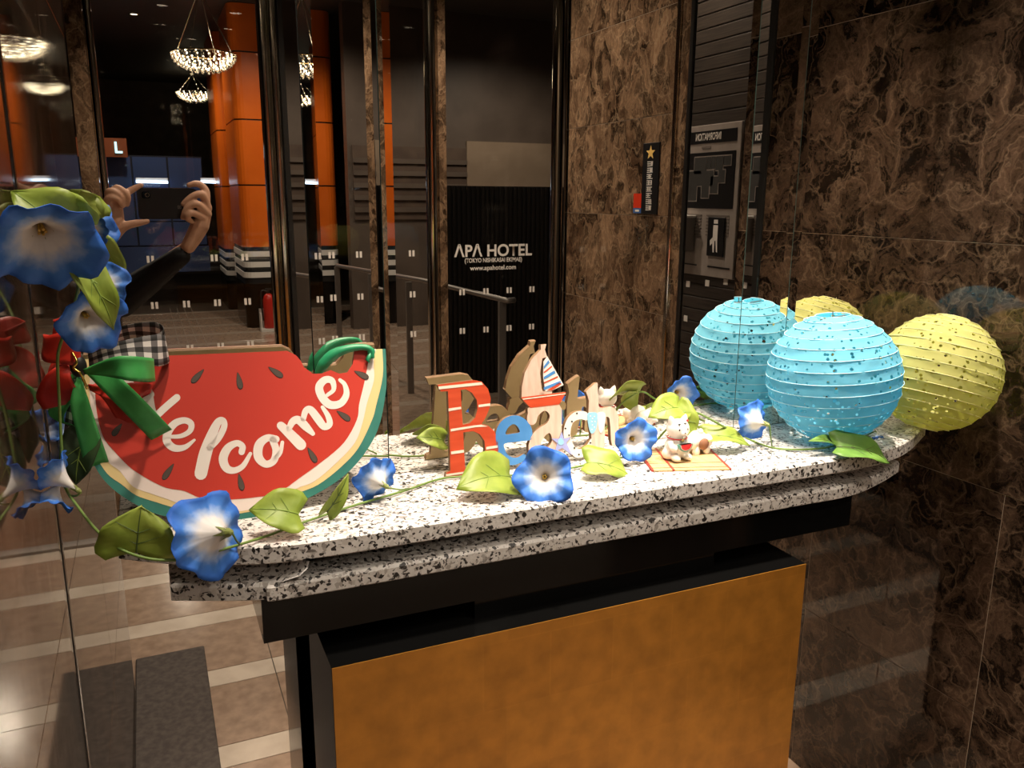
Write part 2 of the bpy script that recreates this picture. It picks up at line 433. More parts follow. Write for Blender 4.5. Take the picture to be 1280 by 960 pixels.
def text_bm(s, size, mapf, depth=.0006, offset=0, align='CENTER', font_scale=(1, 1)):
    """flat lettering as a mesh: mapf(x, y) gives the 3-D point"""
    cu = bpy.data.curves.new('lettering', 'FONT'); cu.body = s; cu.size = size; cu.align_x = align; cu.offset = offset
    o = bpy.data.objects.new('lettering', cu); COL.objects.link(o)
    dg = bpy.context.evaluated_depsgraph_get()
    me = bpy.data.meshes.new_from_object(o.evaluated_get(dg))
    bm = bmesh.new(); bm.from_mesh(me)
    for v in bm.verts: v.co = mapf(v.co.x*font_scale[0], v.co.y*font_scale[1])
    bpy.data.objects.remove(o); bpy.data.curves.remove(cu); bpy.data.meshes.remove(me)
    return bm

def rounded_rect(x0, y0, x1, y1, r, n=5):
    pts = []
    for cx, cy, a0 in ((x1-r, y1-r, 0), (x0+r, y1-r, PI/2), (x0+r, y0+r, PI), (x1-r, y0+r, 1.5*PI)):
        for k in range(n+1):
            a = a0+PI/2*k/n; pts.append((cx+r*math.cos(a), cy+r*math.sin(a)))
    return pts
def prism(bm, pts, z0, z1):
    lo = [bm.verts.new((x, y, z0)) for x, y in pts]; hi = [bm.verts.new((x, y, z1)) for x, y in pts]; n = len(pts)
    for i in range(n): bm.faces.new((lo[i], lo[(i+1) % n], hi[(i+1) % n], hi[i]))
    bm.faces.new(lo[::-1]); bm.faces.new(hi)

# ================================================================== THE SETTING
XL, XR = -0.14, 1.45                       # left and right walls of the niche
GY = -1.30                                 # glass front behind the photographer
# ---- floor: rows of brown tiles with pale stripes between them
fl = struct(obj('floor', nbox((-3.2, -14.4, -.05), (6.2, 1.25, -.004)), 'floor_grout'))
def tiles(name, rows, xs, m, z=0.0):
    for y0, y1 in rows:
        for x0, x1 in zip(xs, xs[1:]):
            obj(name, nbox((x0+.0012, y0+.0012, -.004), (x1-.0012, y1-.0012, z), .0006), m, fl)
xs = [-.94, -.34, .26, .86, 1.46, 2.06]
stripes = [(.31+.395*k, .405+.395*k) for k in range(-4, 3)]
tiles('pale_stripe_tile', stripes, xs, 'floor_stripe')
tiles('brown_floor_tile', [(a[1], b[0]) for a, b in zip(stripes, stripes[1:])], xs, 'floor_brown')
lob_rows = [(GY-.03-.62*k-.50, GY-.03-.62*k) for k in range(0, 12)]
xs2 = [-2.4, -1.2, 0, 1.2, 2.4, 3.6]
tiles('lobby_floor_tile', lob_rows, xs2, 'floor_brown')
tiles('lobby_stripe_tile', [(a-.12, a) for a, b in lob_rows], xs2, 'lobby_stripe')
for k in range(4):
    obj('floor_guide_line', nbox((.22+.085*k, -9.2, 0), (.228+.085*k, -6.0, .003)), 'lobby_stripe', fl)
# ---- ceilings
ce = struct(obj('ceiling', nbox((-1.6, GY-.02, NICHE_CEIL), (2.2, 1.3, NICHE_CEIL+.1)), 'ceiling_dark'))
obj('lobby_ceiling_panel', nbox((-3.2, -14.4, LOBBY_CEIL), (6.2, GY-.02, LOBBY_CEIL+.1)), 'ceiling_dark', ce)
obj('bulkhead', nbox((-3.2, GY-.02, NICHE_CEIL), (6.2, GY+.02, LOBBY_CEIL)), 'ceiling_dark', ce)
def ceiling_lamp(x, y, z, label, group):
    t = thing('ceiling_downlight', label, 'downlight', (x, y, z-.012), group)
    bm = bmesh.new(); lathe(bm, [(.038, z-.001), (.055, z-.001), (.055, z-.010), (.042, z-.010), (.038, z-.001)], 20, Matrix.Translation((x, y, 0)))
    obj('trim_ring', bm, 'chrome', t, True)
    bm = bmesh.new(); lathe(bm, [(0, z-.004), (.038, z-.004), (.038, z-.002), (0, z-.002)], 20, Matrix.Translation((x, y, 0)))
    obj('lamp_lens', bm, 'lamp_disc', t)
for (x, y, e), w_ in zip(SPOTS, ('watermelon board', 'wooden word Beach', 'paper lanterns')): ceiling_lamp(x, y, NICHE_CEIL, 'recessed spotlight in the ceiling above the '+w_, 'counter spotlights')
for (x, y, e), w_ in zip(DOWNLIGHTS, ('floor in front of the counter', 'foot of the brown marble pier', 'left glass pane', 'hotel lettering on the glass', 'passage, added to brighten the information board')): ceiling_lamp(x, y, NICHE_CEIL, 'recessed ceiling downlight above the '+w_, 'niche downlights')
for (x, y, e), w_ in zip(LOBBY_LIGHTS, ('wide orange column', 'metal handrail', 'lobby floor past the glass', 'beige wall panel', 'blue shopfront, added to brighten it')): ceiling_lamp(x, y, LOBBY_CEIL, 'recessed downlight in the dark lobby ceiling over the '+w_, 'lobby downlights')
# ---- mirror wall: five bevelled mirror panels on a dark backing
wb = struct(obj('wall_back', nbox((XL-.25, D+.006, 0), (XR+.25, D+.10, NICHE_CEIL)), 'wall_core'))
def mirror_panel(x0, x1, bl_=.018, br_=.018, drop=.0011):
    bm = bmesh.new(); g = .0008
    xs = [x0+g, x0+g+bl_, x1-g-br_, x1-g]; ys = [D+drop*bl_/.018, D, D, D+drop*br_/.018]
    lo = [bm.verts.new((x, y, .003)) for x, y in zip(xs, ys)]; hi = [bm.verts.new((x, y, NICHE_CEIL-.003)) for x, y in zip(xs, ys)]
    for i in range(3): bm.faces.new((lo[i], lo[i+1], hi[i+1], hi[i]))
    bl = [bm.verts.new((x, D+.0055, z)) for x in (xs[0], xs[3]) for z in (.003, NICHE_CEIL-.003)]
    for q in ((lo[0], hi[0], bl[1], bl[0]), (lo[3], bl[2], bl[3], hi[3]), (bl[0], bl[1], bl[3], bl[2])): bm.faces.new(q).material_index = 1
    bm.faces.new((*hi, bl[3], bl[1])).material_index = 1; bm.faces.new((*lo[::-1], bl[0], bl[2])).material_index = 1
    obj('mirror_panel', bm, ['mirror', 'mirror_edge'], wb)
for a, b, l, r in ((XL, .212, .002, .018), (.212, .321, .018, .018), (.321, .991, .018, .018), (.991, 1.10, .018, .018), (1.10, XR, .018, .002)): mirror_panel(a, b, l, r)
# ---- left wall: polished dark slabs ending in a chrome-trimmed edge just behind the camera
LEND = -0.05
wl = struct(obj('wall_left', nbox((XL-.25, LEND+.004, 0), (XL-.0008, D+.006, NICHE_CEIL)), 'wall_core'))
zs = [0, .44, .905, 1.37, 1.83, 2.29, NICHE_CEIL]
for ys in ((LEND+.002, .62), (.62, D-.004)):
    for z0, z1 in zip(zs, zs[1:]):
        obj('marble_slab', nbox((XL-.012, ys[0]+.0008, z0+.0008), (XL, ys[1]-.0008, z1-.0008), .0005), 'left_marble', wl)
for z0, z1 in zip(zs, zs[1:]):
    obj('marble_slab', nbox((XL-.25, LEND-.008, z0+.0008), (XL-.012, LEND+.004, z1-.0008), .0005), 'left_marble', wl)
obj('corner_gap', nbox((XL-.001, D-.0035, 0), (XL+.0004, D-.0002, NICHE_CEIL)), 'black_matt', wl)
# ---- right wall: marble slabs, an opening, then a second marble pier
wr = struct(obj('wall_right', nbox((XR+.0008, .705, 0), (XR+.03, D+.006, NICHE_CEIL)), 'grout_pale'))
for ys in ((.705, D+.004), (.705, .965), (.965, D+.004)):
    for z0, z1 in zip(zs, zs[1:]):
        if (z0 > .9) != (ys[1]-ys[0] > .4): continue
        obj('marble_slab', nbox((XR, ys[0]+.0006, z0+.0006), (XR+.012, ys[1]-.0006, z1-.0006), .0004), 'dark_marble', wr)
obj('pier_core', nbox((XR+.0008, -.375, 0), (XR+.03, .285, NICHE_CEIL)), 'grout_pale', wr)
zp = [0, .19, .49, .792, 1.094, 1.395, 1.693, 1.995, 2.297, NICHE_CEIL]
for z0, z1 in zip(zp, zp[1:]):
    obj('marble_slab', nbox((XR, -.375, z0+.0008), (XR+.012, .285, z1-.0008), .0005), 'brown_marble', wr)
    obj('marble_slab', nbox((XR+.012, -.387, z0+.0008), (XR+.03, -.375, z1-.0008), .0005), 'dark_marble', wr)
for y0, y1 in ((.668, .705), (.285, .302), (.352, .370), (-.40, -.387)):
    obj('jamb_trim', nbox((XR-.005, y0, 0), (XR+.006, y1, NICHE_CEIL), .002), 'rib_black' if y0 > .3 else 'chrome', wr)
obj('jamb_slab', nbox((XR+.002, .302, 0), (XR+.006, .352, NICHE_CEIL)), 'brown_marble', wr)
# ---- wall behind the opening, with slats
ws = struct(obj('wall_side', nbox((2.0, -.95, 0), (2.1, 1.2, NICHE_CEIL)), 'slat_dark'))
for k in range(51):
    obj('wall_slat', nbox((1.992, -.95, .02+.05*k), (2.0, .9, .066+.05*k), .002), 'slat_dark', ws)

# ---- glass front with chrome posts, lettering and safety stickers
win = struct(obj('window_1', nbox((-2.4, GY-.03, 0), (3.6, GY+.03, .012)), 'steel_grey'))
win['label'] = 'glass front with chrome posts'
posts = [(-.142, -.112), (.49, .57), (.60, .645), (1.204, 1.256), (1.844, 1.896), (1.92, 1.967)]
for a, b in posts:
    n_ = 2 if b-a > .06 else 1          # wide posts are a pair of rounded chrome tubes
    for k in range(n_):
        x0, x1 = a+(b-a)*k/n_, a+(b-a)*(k+1)/n_-.0005
        bm = bmesh.new(); prism(bm, rounded_rect(x0, GY-.03, x1, GY+.03, (x1-x0)*.42, 6), .012, NICHE_CEIL); obj('glass_post', bm, 'chrome', win)
for a, b in ((1.257, 1.292), (-.205, -.143), (.646, .69), (.571, .599)):
    obj('marble_post', nbox((a, GY-.03, .012), (b, GY+.028, NICHE_CEIL)), 'brown_marble' if a != .571 else 'rib_black', win)
for a, b in ((-1.4, -.205), (-.112, .49), (.69, 1.204), (1.292, 1.844), (1.967, 3.4)):
    bm = bmesh.new()
    vs = [bm.verts.new(p) for p in ((a, GY, .012), (b, GY, .012), (b, GY, NICHE_CEIL), (a, GY, NICHE_CEIL))]; bm.faces.new(vs)
    obj('glass_pane', bm, 'clear_glass', win)
def on_glass(cx, cz): return lambda x, y: Vector((cx+x, GY+.0015, cz+y))
obj('glass_lettering', text_bm('\u039bP\u039b HOTEL', .078, on_glass(1.537, 1.172), offset=.0018, font_scale=(.98, 1)), 'vinyl_white', win)
obj('glass_lettering', text_bm('(TOKYO NISHIKASAI EKIMAE)', .0285, on_glass(1.537, 1.143), offset=.0006, font_scale=(.80, 1)), 'vinyl_white', win)
obj('glass_lettering', text_bm('www.apahotel.com', .031, on_glass(1.535, 1.106), offset=.0007, font_scale=(1.0, 1)), 'vinyl_white', win)
sx = [.014+.1235*k for k in range(0, 15)]
hide_r1 = {11, 12, 13, 14}
for zi, z in enumerate((1.193, 1.003, .815)):
    for k, x in enumerate(sx):
        if zi == 0 and k in hide_r1: continue
        if any(a-.01 < x < b+.01 for a, b in posts): continue
        bm = bmesh.new()
        for dx in (-.0085, .0085): box(bm, (x+dx-.0052, GY+.0008, z-.014), (x+dx+.0052, GY+.0016, z+.014))
        obj('safety_sticker', bm, 'vinyl_white', win)

# ---- lobby walls beyond the glass
wf = struct(obj('wall_front', nbox((-3.2, -14.4, 0), (6.2, -14.2, LOBBY_CEIL)), 'brown_wall'))
wfl = struct(obj('wall_lobby_left', nbox((-3.2, -14.2, 0), (-3.0, GY-.04, LOBBY_CEIL)), 'brown_wall'))
wfr = struct(obj('wall_lobby_right', nbox((5.2, -14.2, 0), (5.4, GY-.04, LOBBY_CEIL)), 'brown_wall'))
# taupe wall with a beige panel behind the partition
wt = struct(obj('wall_taupe', nbox((2.05, -6.75, 0), (5.2, -6.6, LOBBY_CEIL)), 'taupe_wall'))
obj('beige_wall_panel', nbox((3.40, -6.6, 0), (5.0, -6.57, 2.06)), 'beige_wall', wt)
obj('wall_band', nbox((2.1, -6.6, 1.2), (3.62, -6.58, 1.98)), 'brown_wall', wt)
for k in range(5): obj('wall_ledge', nbox((2.1, -6.58, 1.28+.13*k), (3.4, -6.56, 1.33+.13*k)), 'taupe_wall', wt)

# ================================================================== THE LOBBY, SEEN IN THE MIRROR
def column(x0, y0, x1, y1, label, zjs):
    t = thing('orange_column', label, 'column', ((x0+x1)/2, (y0+y1)/2, 0), 'orange lobby columns')
    e = .012
    core = bmesh.new(); prism(core, rounded_rect(x0+e, y0+e, x1-e, y1-e, .10), .0, LOBBY_CEIL); obj('column_core', core, 'black_matt', t)
    out = rounded_rect(x0, y0, x1, y1, .11)
    for z0, z1 in zip(zjs, zjs[1:]):
        bm = bmesh.new(); prism(bm, out, z0+.008, z1-.008); obj('orange_panel', bm, 'orange_panel', t, False)
    zb = zjs[0]
    for k in range(3):
        bm = bmesh.new(); prism(bm, out, zb-.10-.115*k, zb-.04-.115*k); obj('white_band', bm, 'white_paint', t)
    bm = bmesh.new(); prism(bm, out, 0, zb-.40); obj('plinth', bm, 'black_lacquer', t)
column(.97, -8.2, 2.04, -7.1, 'wide orange column with black and white banded base beyond the glass', [.89, 1.56, 2.24, 2.92, LOBBY_CEIL])
column(.93, -9.9, 1.6, -8.8, 'farther narrow orange column at the left of the wide orange one', [.77, 1.56, 2.24, 2.92, LOBBY_CEIL])

def chandelier(c, R, top, label, n_r=9):
    t = thing('crystal_chandelier', label, 'chandelier', (c.x, c.y, c.z), 'lobby chandeliers')
    T = Matrix.Translation(c)
    bm = bmesh.new(); lathe(bm, [(0, top), (R*.2, top), (R*.2, top-.02), (R*.06, top-.05), (0, top-.05)], 20, Matrix.Translation((c.x, c.y, 0))); obj('ceiling_rose', bm, 'chrome', t, True)
    for k in range(4):
        a = k*PI/2+.5
        bm = bmesh.new(); tube(bm, [(c.x+R*.05*math.cos(a), c.y+R*.05*math.sin(a), top-.05), (c.x+R*.92*math.cos(a), c.y+R*.92*math.sin(a), c.z+R*.18)], .006, 6); obj('hanging_rod', bm, 'chrome', t)
    bm = bmesh.new(); lathe(bm, [(R*.97, R*.14), (R*1.0, R*.14), (R*1.0, R*.10), (R*.97, R*.10), (R*.97, R*.14)], 32, T); obj('rim_ring', bm, 'brass_trim', t, True)
    bm = bmesh.new(); bl = bmesh.new(); rnd = random.Random(3)
    for i in range(n_r):
        ph = (i+.5)/n_r*PI/2; rr = R*math.cos(ph*.98); zz = -R*.55*math.sin(ph)+R*.12; n = max(3, int(34*rr/R))
        for k in range(n):
            a = 2*PI*(k+.5*(i % 2))/n; p = c+Vector((rr*math.cos(a), rr*math.sin(a), zz)); s = R*.055*rnd.uniform(.8, 1.2)
            bmesh.ops.create_icosphere(bm, subdivisions=1, radius=s, matrix=Matrix.Translation(p) @ Matrix.Diagonal((.8, .8, 1.3, 1)))
            if (k+i) % 2 == 0:
                q = c+(p-c)*.9; bmesh.ops.create_icosphere(bl, subdivisions=1, radius=R*.03, matrix=Matrix.Translation(q+Vector((0, 0, R*.03))))
    o = obj('crystal_drop', bm, 'crystal', t); o['kind'] = 'stuff'
    o = obj('bulb', bl, 'bulb', t); o['kind'] = 'stuff'
def crystal_mat():
    M = bpy.data.materials.new('crystal'); M.use_nodes = True; MATS['crystal'] = M
    nt = M.node_tree; nt.nodes.clear(); L = nt.links
    out = nt.nodes.new('ShaderNodeOutputMaterial'); mx = nt.nodes.new('ShaderNodeMixShader'); mx.inputs[0].default_value = .45
    t = nt.nodes.new('ShaderNodeBsdfTransparent'); t.inputs[0].default_value = (.95, .92, .88, 1)
    g = nt.nodes.new('ShaderNodeBsdfGlossy'); g.inputs['Roughness'].default_value = .1; g.inputs[0].default_value = (.9, .85, .78, 1)
    L.new(t.outputs[0], mx.inputs[1]); L.new(g.outputs[0], mx.inputs[2]); L.new(mx.outputs[0], out.inputs[0])
crystal_mat()
chandelier(V(255, 72, 9), .30, LOBBY_CEIL, 'large crystal bowl chandelier reflected near the top left')
chandelier(V(242, 118, 15), .27, LOBBY_CEIL, 'smaller far crystal chandelier below the large one')

# black ribbed partition
p0, p1 = V(553, 232, 5.6), V(720, 229, 5.6)
t = thing('ribbed_partition', 'low black ribbed partition wall behind the hotel lettering on glass', 'partition', ((p0.x+p1.x)/2, p0.y-.03, 0))
obj('panel', nbox((p0.x-.02, p0.y-.08, 0), (p1.x+.6, p0.y-.01, p0.z)), 'rib_black', t)
n = 44
for k in range(n):
    x = p0.x+(p1.x+.55-p0.x)*k/n
    obj('rib', nbox((x, p0.y-.01, 0), (x+.020, p0.y+.006, p0.z-.004)), 'rib_line', t)

# handrail
t = thing('handrail', 'slim metal handrail with posts in front of the ribbed partition', 'handrail', (1.8, -3.4, 0))
rail = [onZ(421, 332, .85), onZ(527, 350, .85), onZ(634, 376, .85), onZ(643, 375, .85)]
rail = [Vector((p.x, 2*D-p.y, p.z)) for p in rail]
bm = bmesh.new(); tube(bm, rail, .017, 8); obj('rail', bm, 'steel_grey', t, True)
for f in (0, .27, .52, .98):
    for sg in (1,):
        q = rail[0].lerp(rail[2], f); bm = bmesh.new(); box(bm, (q.x-.022, q.y-.012, 0), (q.x+.022, q.y+.012, .84)); obj('post', bm, 'steel_grey', t)

# fire extinguisher and its stand
e0 = Vector((1.16, 2*D-9.25, 0))
t = thing('extinguisher_stand', 'white open stand on the floor holding the extinguisher', 'stand', e0)
obj('back_plate', nbox((e0.x-.08, e0.y-.07, 0), (e0.x+.10, e0.y-.06, .24)), 'white_paint', t)
obj('tray', nbox((e0.x-.08, e0.y-.06, 0), (e0.x+.10, e0.y+.07, .03)), 'white_paint', t)
obj('side_plate', nbox((e0.x-.08, e0.y-.06, .03), (e0.x-.07, e0.y+.06, .20)), 'white_paint', t)
t = thing('fire_extinguisher', 'red fire extinguisher in a white floor stand by the orange column', 'extinguisher', e0+Vector((.02, 0, .03)))
bm = bmesh.new(); lathe(bm, [(0, .031), (.055, .031), (.06, .05), (.06, .34), (.045, .39), (.02, .41), (0, .41)], 16, Matrix.Translation((e0.x+.02, e0.y, 0))); obj('cylinder', bm, 'extinguisher_red', t, True)
bm = bmesh.new(); tube(bm, [(e0.x+.02, e0.y, .41), (e0.x+.02, e0.y, .45)], .014, 8); box(bm, (e0.x-.01, e0.y-.01, .45), (e0.x+.07, e0.y+.01, .465)); obj('valve_lever', bm, 'black_matt', t)
bm = bmesh.new(); tube(bm, smooth_pts([(e0.x+.02, e0.y+.01, .43), (e0.x-.05, e0.y+.02, .44), (e0.x-.06, e0.y+.03, .3), (e0.x-.05, e0.y+.04, .12)], 5), .009, 6); obj('hose', bm, 'black_matt', t, True)

# dark blue shopfront opposite
a, b = V(20, 200, 12), V(262, 330, 12)
t = thing('blue_shopfront', 'dim dark blue panelled shopfront behind the raised phone', 'shopfront', ((a.x+b.x)/2, a.y, 0))
obj('backing', nbox((a.x, a.y-.06, .45), (b.x, a.y-.02, 1.95)), 'navy_line', t)
for i in range(5):
    x0 = a.x+(b.x-a.x)*i/5; x1 = a.x+(b.x-a.x)*(i+1)/5
    for z0, z1 in ((.80, 1.10), (1.115, 1.50), (1.515, 1.93)):
        obj('panel', nbox((x0+.012, a.y-.02, z0), (x1-.012, a.y, z1)), 'navy_panel', t)
obj('counter_ledge', nbox((a.x, a.y-.02, .45), (b.x, a.y+.12, .78)), 'navy_panel', t)
for i, (u, v, lab) in enumerate(((170, 210, 'bright bluish tube light just above the phone'), (251, 274, 'dimmer bluish tube light right of the phone'), (42, 66, 'bluish tube light at the far left of the shopfront'))):
    p, q = V(u, 227, 11.9), V(v, 228, 11.9)
    tt = thing('tube_light', lab, 'tube light', (p.x, p.y, p.z))
    bm = bmesh.new(); tube(bm, [p, q], .016, 8); obj('tube', bm, 'tube_light', tt)
    obj('batten', nbox((p.x, p.y-.05, p.z+.012), (q.x, p.y-.02, p.z+.05)), 'white_paint', tt)
# small lit window left of the phone
p = V(98, 250, 11.85); tt = thing('lit_screen', 'small pale green lit screen in the blue shopfront', 'screen', (p.x, p.y, p.z-.1))
mat('screen_green', (.3, .5, .4), .4, emit=(.35, .55, .42), estr=.55)
obj('bezel', nbox((p.x-.10, p.y-.03, p.z-.14), (p.x+.10, p.y-.005, p.z+.14), .006), 'black_matt', tt)
obj('display', nbox((p.x-.085, p.y-.005, p.z-.125), (p.x+.085, p.y, p.z+.125)), 'screen_green', tt)
# orange sign with lit letters
p, q = V(92, 171, 11.8), V(160, 197, 11.8)
tt = thing('lit_sign', 'orange sign board with bluish lit letters above the phone', 'sign', (p.x, p.y, q.z))
obj('board', nbox((p.x, p.y-.06, q.z), (q.x, p.y, p.z), .005), 'sign_orange', tt)
c = V(148, 191, 11.78); obj('lit_letter', text_bm('L', .19, lambda x, y: Vector((c.x+x, c.y+.004, c.z+y)), offset=.004), 'sign_light', tt)
c2 = V(110, 191, 11.78); obj('lit_letter', text_bm('E', .19, lambda x, y: Vector((c2.x+x, c2.y+.004, c2.z+y)), offset=.004), 'sign_light', tt)

# information panel, dispenser and poster on the side wall behind the opening
IX = 1.985
t = thing('information_panel', 'grey information board with floor plan, mirrored, beside the marble pier', 'sign board', (IX, -.25, 1.15))
Y0, Y1 = 2*D-2.84, 2*D-2.46        # -.44 .. -.06
Z0, Z1 = 1.16, 1.72
obj('plate', nbox((IX-.006, Y0, 1.155), (IX+.006, Y1, Z1), .002), 'info_plate', t)
def wallpt(u, v, dx=-.0075): return Vector((IX+dx, Y1+(Y0-Y1)*u, Z0+(Z1-Z0)*v))     # u runs as one reads it
def wquad(name, u0, u1, v0, v1, m, dx=-.0075, par=None):
    a = wallpt(u0, v0, dx); b = wallpt(u1, v1, dx)
    return obj(name, nbox((a.x-.0006, min(a.y, b.y), a.z), (a.x+.0006, max(a.y, b.y), b.z)), m, par or t)
wquad('title_band', .06, .94, .88, .96, 'print_black')
obj('title_lettering', text_bm('INFORMATION', .037, lambda x, y: Vector((IX-.0088, (Y0+Y1)/2-x, Z0+(Z1-Z0)*.90+y)), offset=.0006, font_scale=(.62, 1)), 'vinyl_white', t)
wquad('subtitle', .45, .60, .845, .86, 'print_grey')
mp = wquad('plan_field', .06, .92, .45, .82, 'print_black')
plan = [(.10, .36, .50, .70), (.30, .42, .68, .79), (.36, .62, .60, .70), (.42, .50, .70, .79), (.51, .57, .71, .79), (.58, .64, .71, .79), (.65, .76, .70, .79), (.77, .88, .73, .79), (.58, .70, .55, .66), (.44, .56, .52, .60), (.70, .80, .62, .70)]
for u0, u1, v0, v1 in plan:
    u0, u1 = 1-u1, 1-u0
    wquad('plan_outline', u0-.008, u1+.008, v0-.006, v1+.006, 'info_plate', -.0087)
    wquad('plan_room', u0, u1, v0, v1, 'print_darkgrey', -.0093)
for k in range(7):
    wquad('text_line', .10, .46, .40-.022*k, .408-.022*k, 'print_grey'); wquad('text_line', .54, .92, .40-.022*k, .408-.022*k, 'print_grey')
wquad('footer_line', .05, .40, .055, .065, 'print_black'); wquad('footer_line', .58, .95, .055, .065, 'print_black')
t = thing('wall_dispenser', 'small grey metal dispenser box on the information board', 'dispenser', (IX-.04, -.36, 1.2))
ya, yb = Y0+.025, Y0+.14
obj('housing', nbox((IX-.075, ya, 1.245), (IX-.008, yb, 1.375), .004), 'steel_grey', t)
obj('lid', nbox((IX-.08, ya-.003, 1.375), (IX-.008, yb+.003, 1.385), .002), 'white_paint', t)
bm = bmesh.new(); lathe(bm, [(0, 0), (.012, 0), (.012, .004), (0, .004)], 14, Matrix.Translation((IX-.075, (ya+yb)/2, 1.345)) @ Matrix.Rotation(-PI/2, 4, 'Y')); obj('lock', bm, 'print_black', t)
obj('slot', nbox((IX-.078, ya+.03, 1.26), (IX-.074, yb-.03, 1.268)), 'print_black', t)
t = thing('wall_poster', 'small black card with a white pictogram beside the metal dispenser', 'card', (IX-.01, -.14, 1.2))
obj('card', nbox((IX-.014, Y1-.155, 1.235), (IX-.008, Y1-.055, 1.38), .002), 'print_black', t)
def card(u, v): return Vector((IX-.0150, Y1-.055-.10*u, 1.235+.145*v))
for q in ([(.36, .40), (.64, .40), (.64, .80), (.36, .80)], [(.36, .40), (.46, .40), (.40, .12), (.32, .10)], [(.52, .40), (.66, .40), (.60, .10), (.52, .10)], [(.62, .50), (.80, .40), (.78, .26), (.64, .34)], [(.38, .84), (.62, .84), (.62, .94), (.38, .94)]):
    bm = bmesh.new(); bm.faces.new([bm.verts.new(card(u, v)) for u, v in q]); obj('pictogram', bm, 'vinyl_white', t)
# safety stickers on the side wall
for (px_, py_) in ((860, 355), (884, 354), (907, 352), (857, 398)):
    q_ = onX(px_, py_, 1.99); y, z = 2*D-q_.y, q_.z
    obj('square_sticker', nbox((1.9895, y-.012, z-.012), (1.9915, y+.012, z+.012)), 'vinyl_white', ws)

# vertical black sign with star on the marble pier, red and blue tag beside it
SY = lambda u: 2*D-u
t = thing('vertical_sign', 'narrow vertical black sign with yellow star and white characters on brown marble', 'sign', (XR-.004, SY(2.22), 1.40))
obj('board', nbox((XR-.005, SY(2.265), 1.40), (XR, SY(2.175), 1.615), .001), 'print_black', t)
bm = bmesh.new(); pts = []
for k in range(10):
    a = PI/2+k*PI/5; r = .026 if k % 2 == 0 else .011; pts.append((XR-.006, SY(2.22)+r*math.cos(a), 1.585+r*.85*math.sin(a)))
bm.faces.new([bm.verts.new(p) for p in pts]); obj('star', bm, 'star_yellow', t)
rnd = random.Random(5)
for g in range(8):
    bm = bmesh.new(); zc = 1.552-.019*g
    for k in range(3): box(bm, (XR-.0062, SY(2.22)-.016, zc-.007+.006*k), (XR-.0052, SY(2.22)+.016*rnd.uniform(.4, 1), zc-.0045+.006*k))
    for k in range(2):
        yy = SY(2.22)+rnd.uniform(-.013, .010); box(bm, (XR-.0062, yy, zc-.007), (XR-.0052, yy+.004, zc+.008))
    obj('character', bm, 'vinyl_white', t)
t = thing('wall_tag', 'small red tag with blue strip beside the vertical black sign', 'tag', (XR-.002, SY(2.28), 1.40))
obj('red_field', nbox((XR-.003, SY(2.313), 1.418), (XR, SY(2.266), 1.463)), 'sign_red', t)
obj('blue_strip', nbox((XR-.003, SY(2.313), 1.402), (XR, SY(2.266), 1.418)), 'sign_blue', t)
obj('strip_lettering', nbox((XR-.0036, SY(2.300), 1.407), (XR-.003, SY(2.278), 1.413)), 'vinyl_white', t)

# dark mat on the floor
tag(obj('floor_mat', nbox((-.1395, -.23, .0), (.065, .55, .012), .004), 'floor_mat'), 'dark grey floor mat on the striped tiles, reflected at bottom left', 'floor mat')

# ================================================================== THE COUNTER
ZC = 1.023                                  # top of the granite
YB = D-.002
def front_curve(ctrl, n=6):
    return [(p.x, p.y) for p in smooth_pts([(x, y, 0) for x, y in ctrl], n)]
def tiered(bm, curve, prof, yback):
    """sweep a moulding profile (inset, z) along the front curve, closed at the back"""
    n = len(curve); nr = []
    for i in range(n):
        a = Vector(curve[max(i-1, 0)]); b = Vector(curve[min(i+1, n-1)]); t = (b-a).normalized(); nr.append(Vector((-t.y, t.x)))
    rows = []
    for inset, z in prof:
        row = []
        for i, (p, k) in enumerate(zip(curve, nr)):
            x = p[0]+k.x*inset; y = p[1]+k.y*inset
            row.append(bm.verts.new((x, min(y, yback-.001), z)))
        xa, xb = row[0].co.x, row[-1].co.x
        row.append(bm.verts.new((xb, yback, z))); row.append(bm.verts.new((xa, yback, z)))
        rows.append(row)
    for a, b in zip(rows, rows[1:]):
        m_ = len(a)
        for i in range(m_): bm.faces.new((a[i], a[(i+1) % m_], b[(i+1) % m_], b[i]))
    bm.faces.new(rows[0][::-1]); bm.faces.new(rows[-1])
cnt = thing('granite_counter', 'speckled black and white granite counter top with moulded bowed front edge', 'counter', (.626, 1.1, .947))
top_curve = front_curve([(-.065, 1.085), (-.005, 1.043), (.06, 1.012), (.13, .992), (.25, .986), (.626, .984), (1.0, .982), (1.10, .984), (1.17, .994), (1.25, 1.022), (1.365, 1.085)])
bm = bmesh.new(); tiered(bm, top_curve, [(.002, .998), (0, 1.000), (0, 1.0205), (.0025, ZC)], YB); obj('top_slab', bm, 'granite', cnt)
low_curve = front_curve([(-.008, 1.046), (.053, 1.019), (.10, 1.002), (.15, .992), (.543, .990), (.95, .990), (1.082, .991), (1.181, 1.018), (1.262, 1.050)])
bm = bmesh.new(); tiered(bm, low_curve, [(.002, .947), (0, .949), (0, .966), (.003, .970), (.020, .9725), (.042, .979), (.052, .988), (.054, .9978)], YB); obj('lower_moulding', bm, 'granite', cnt)

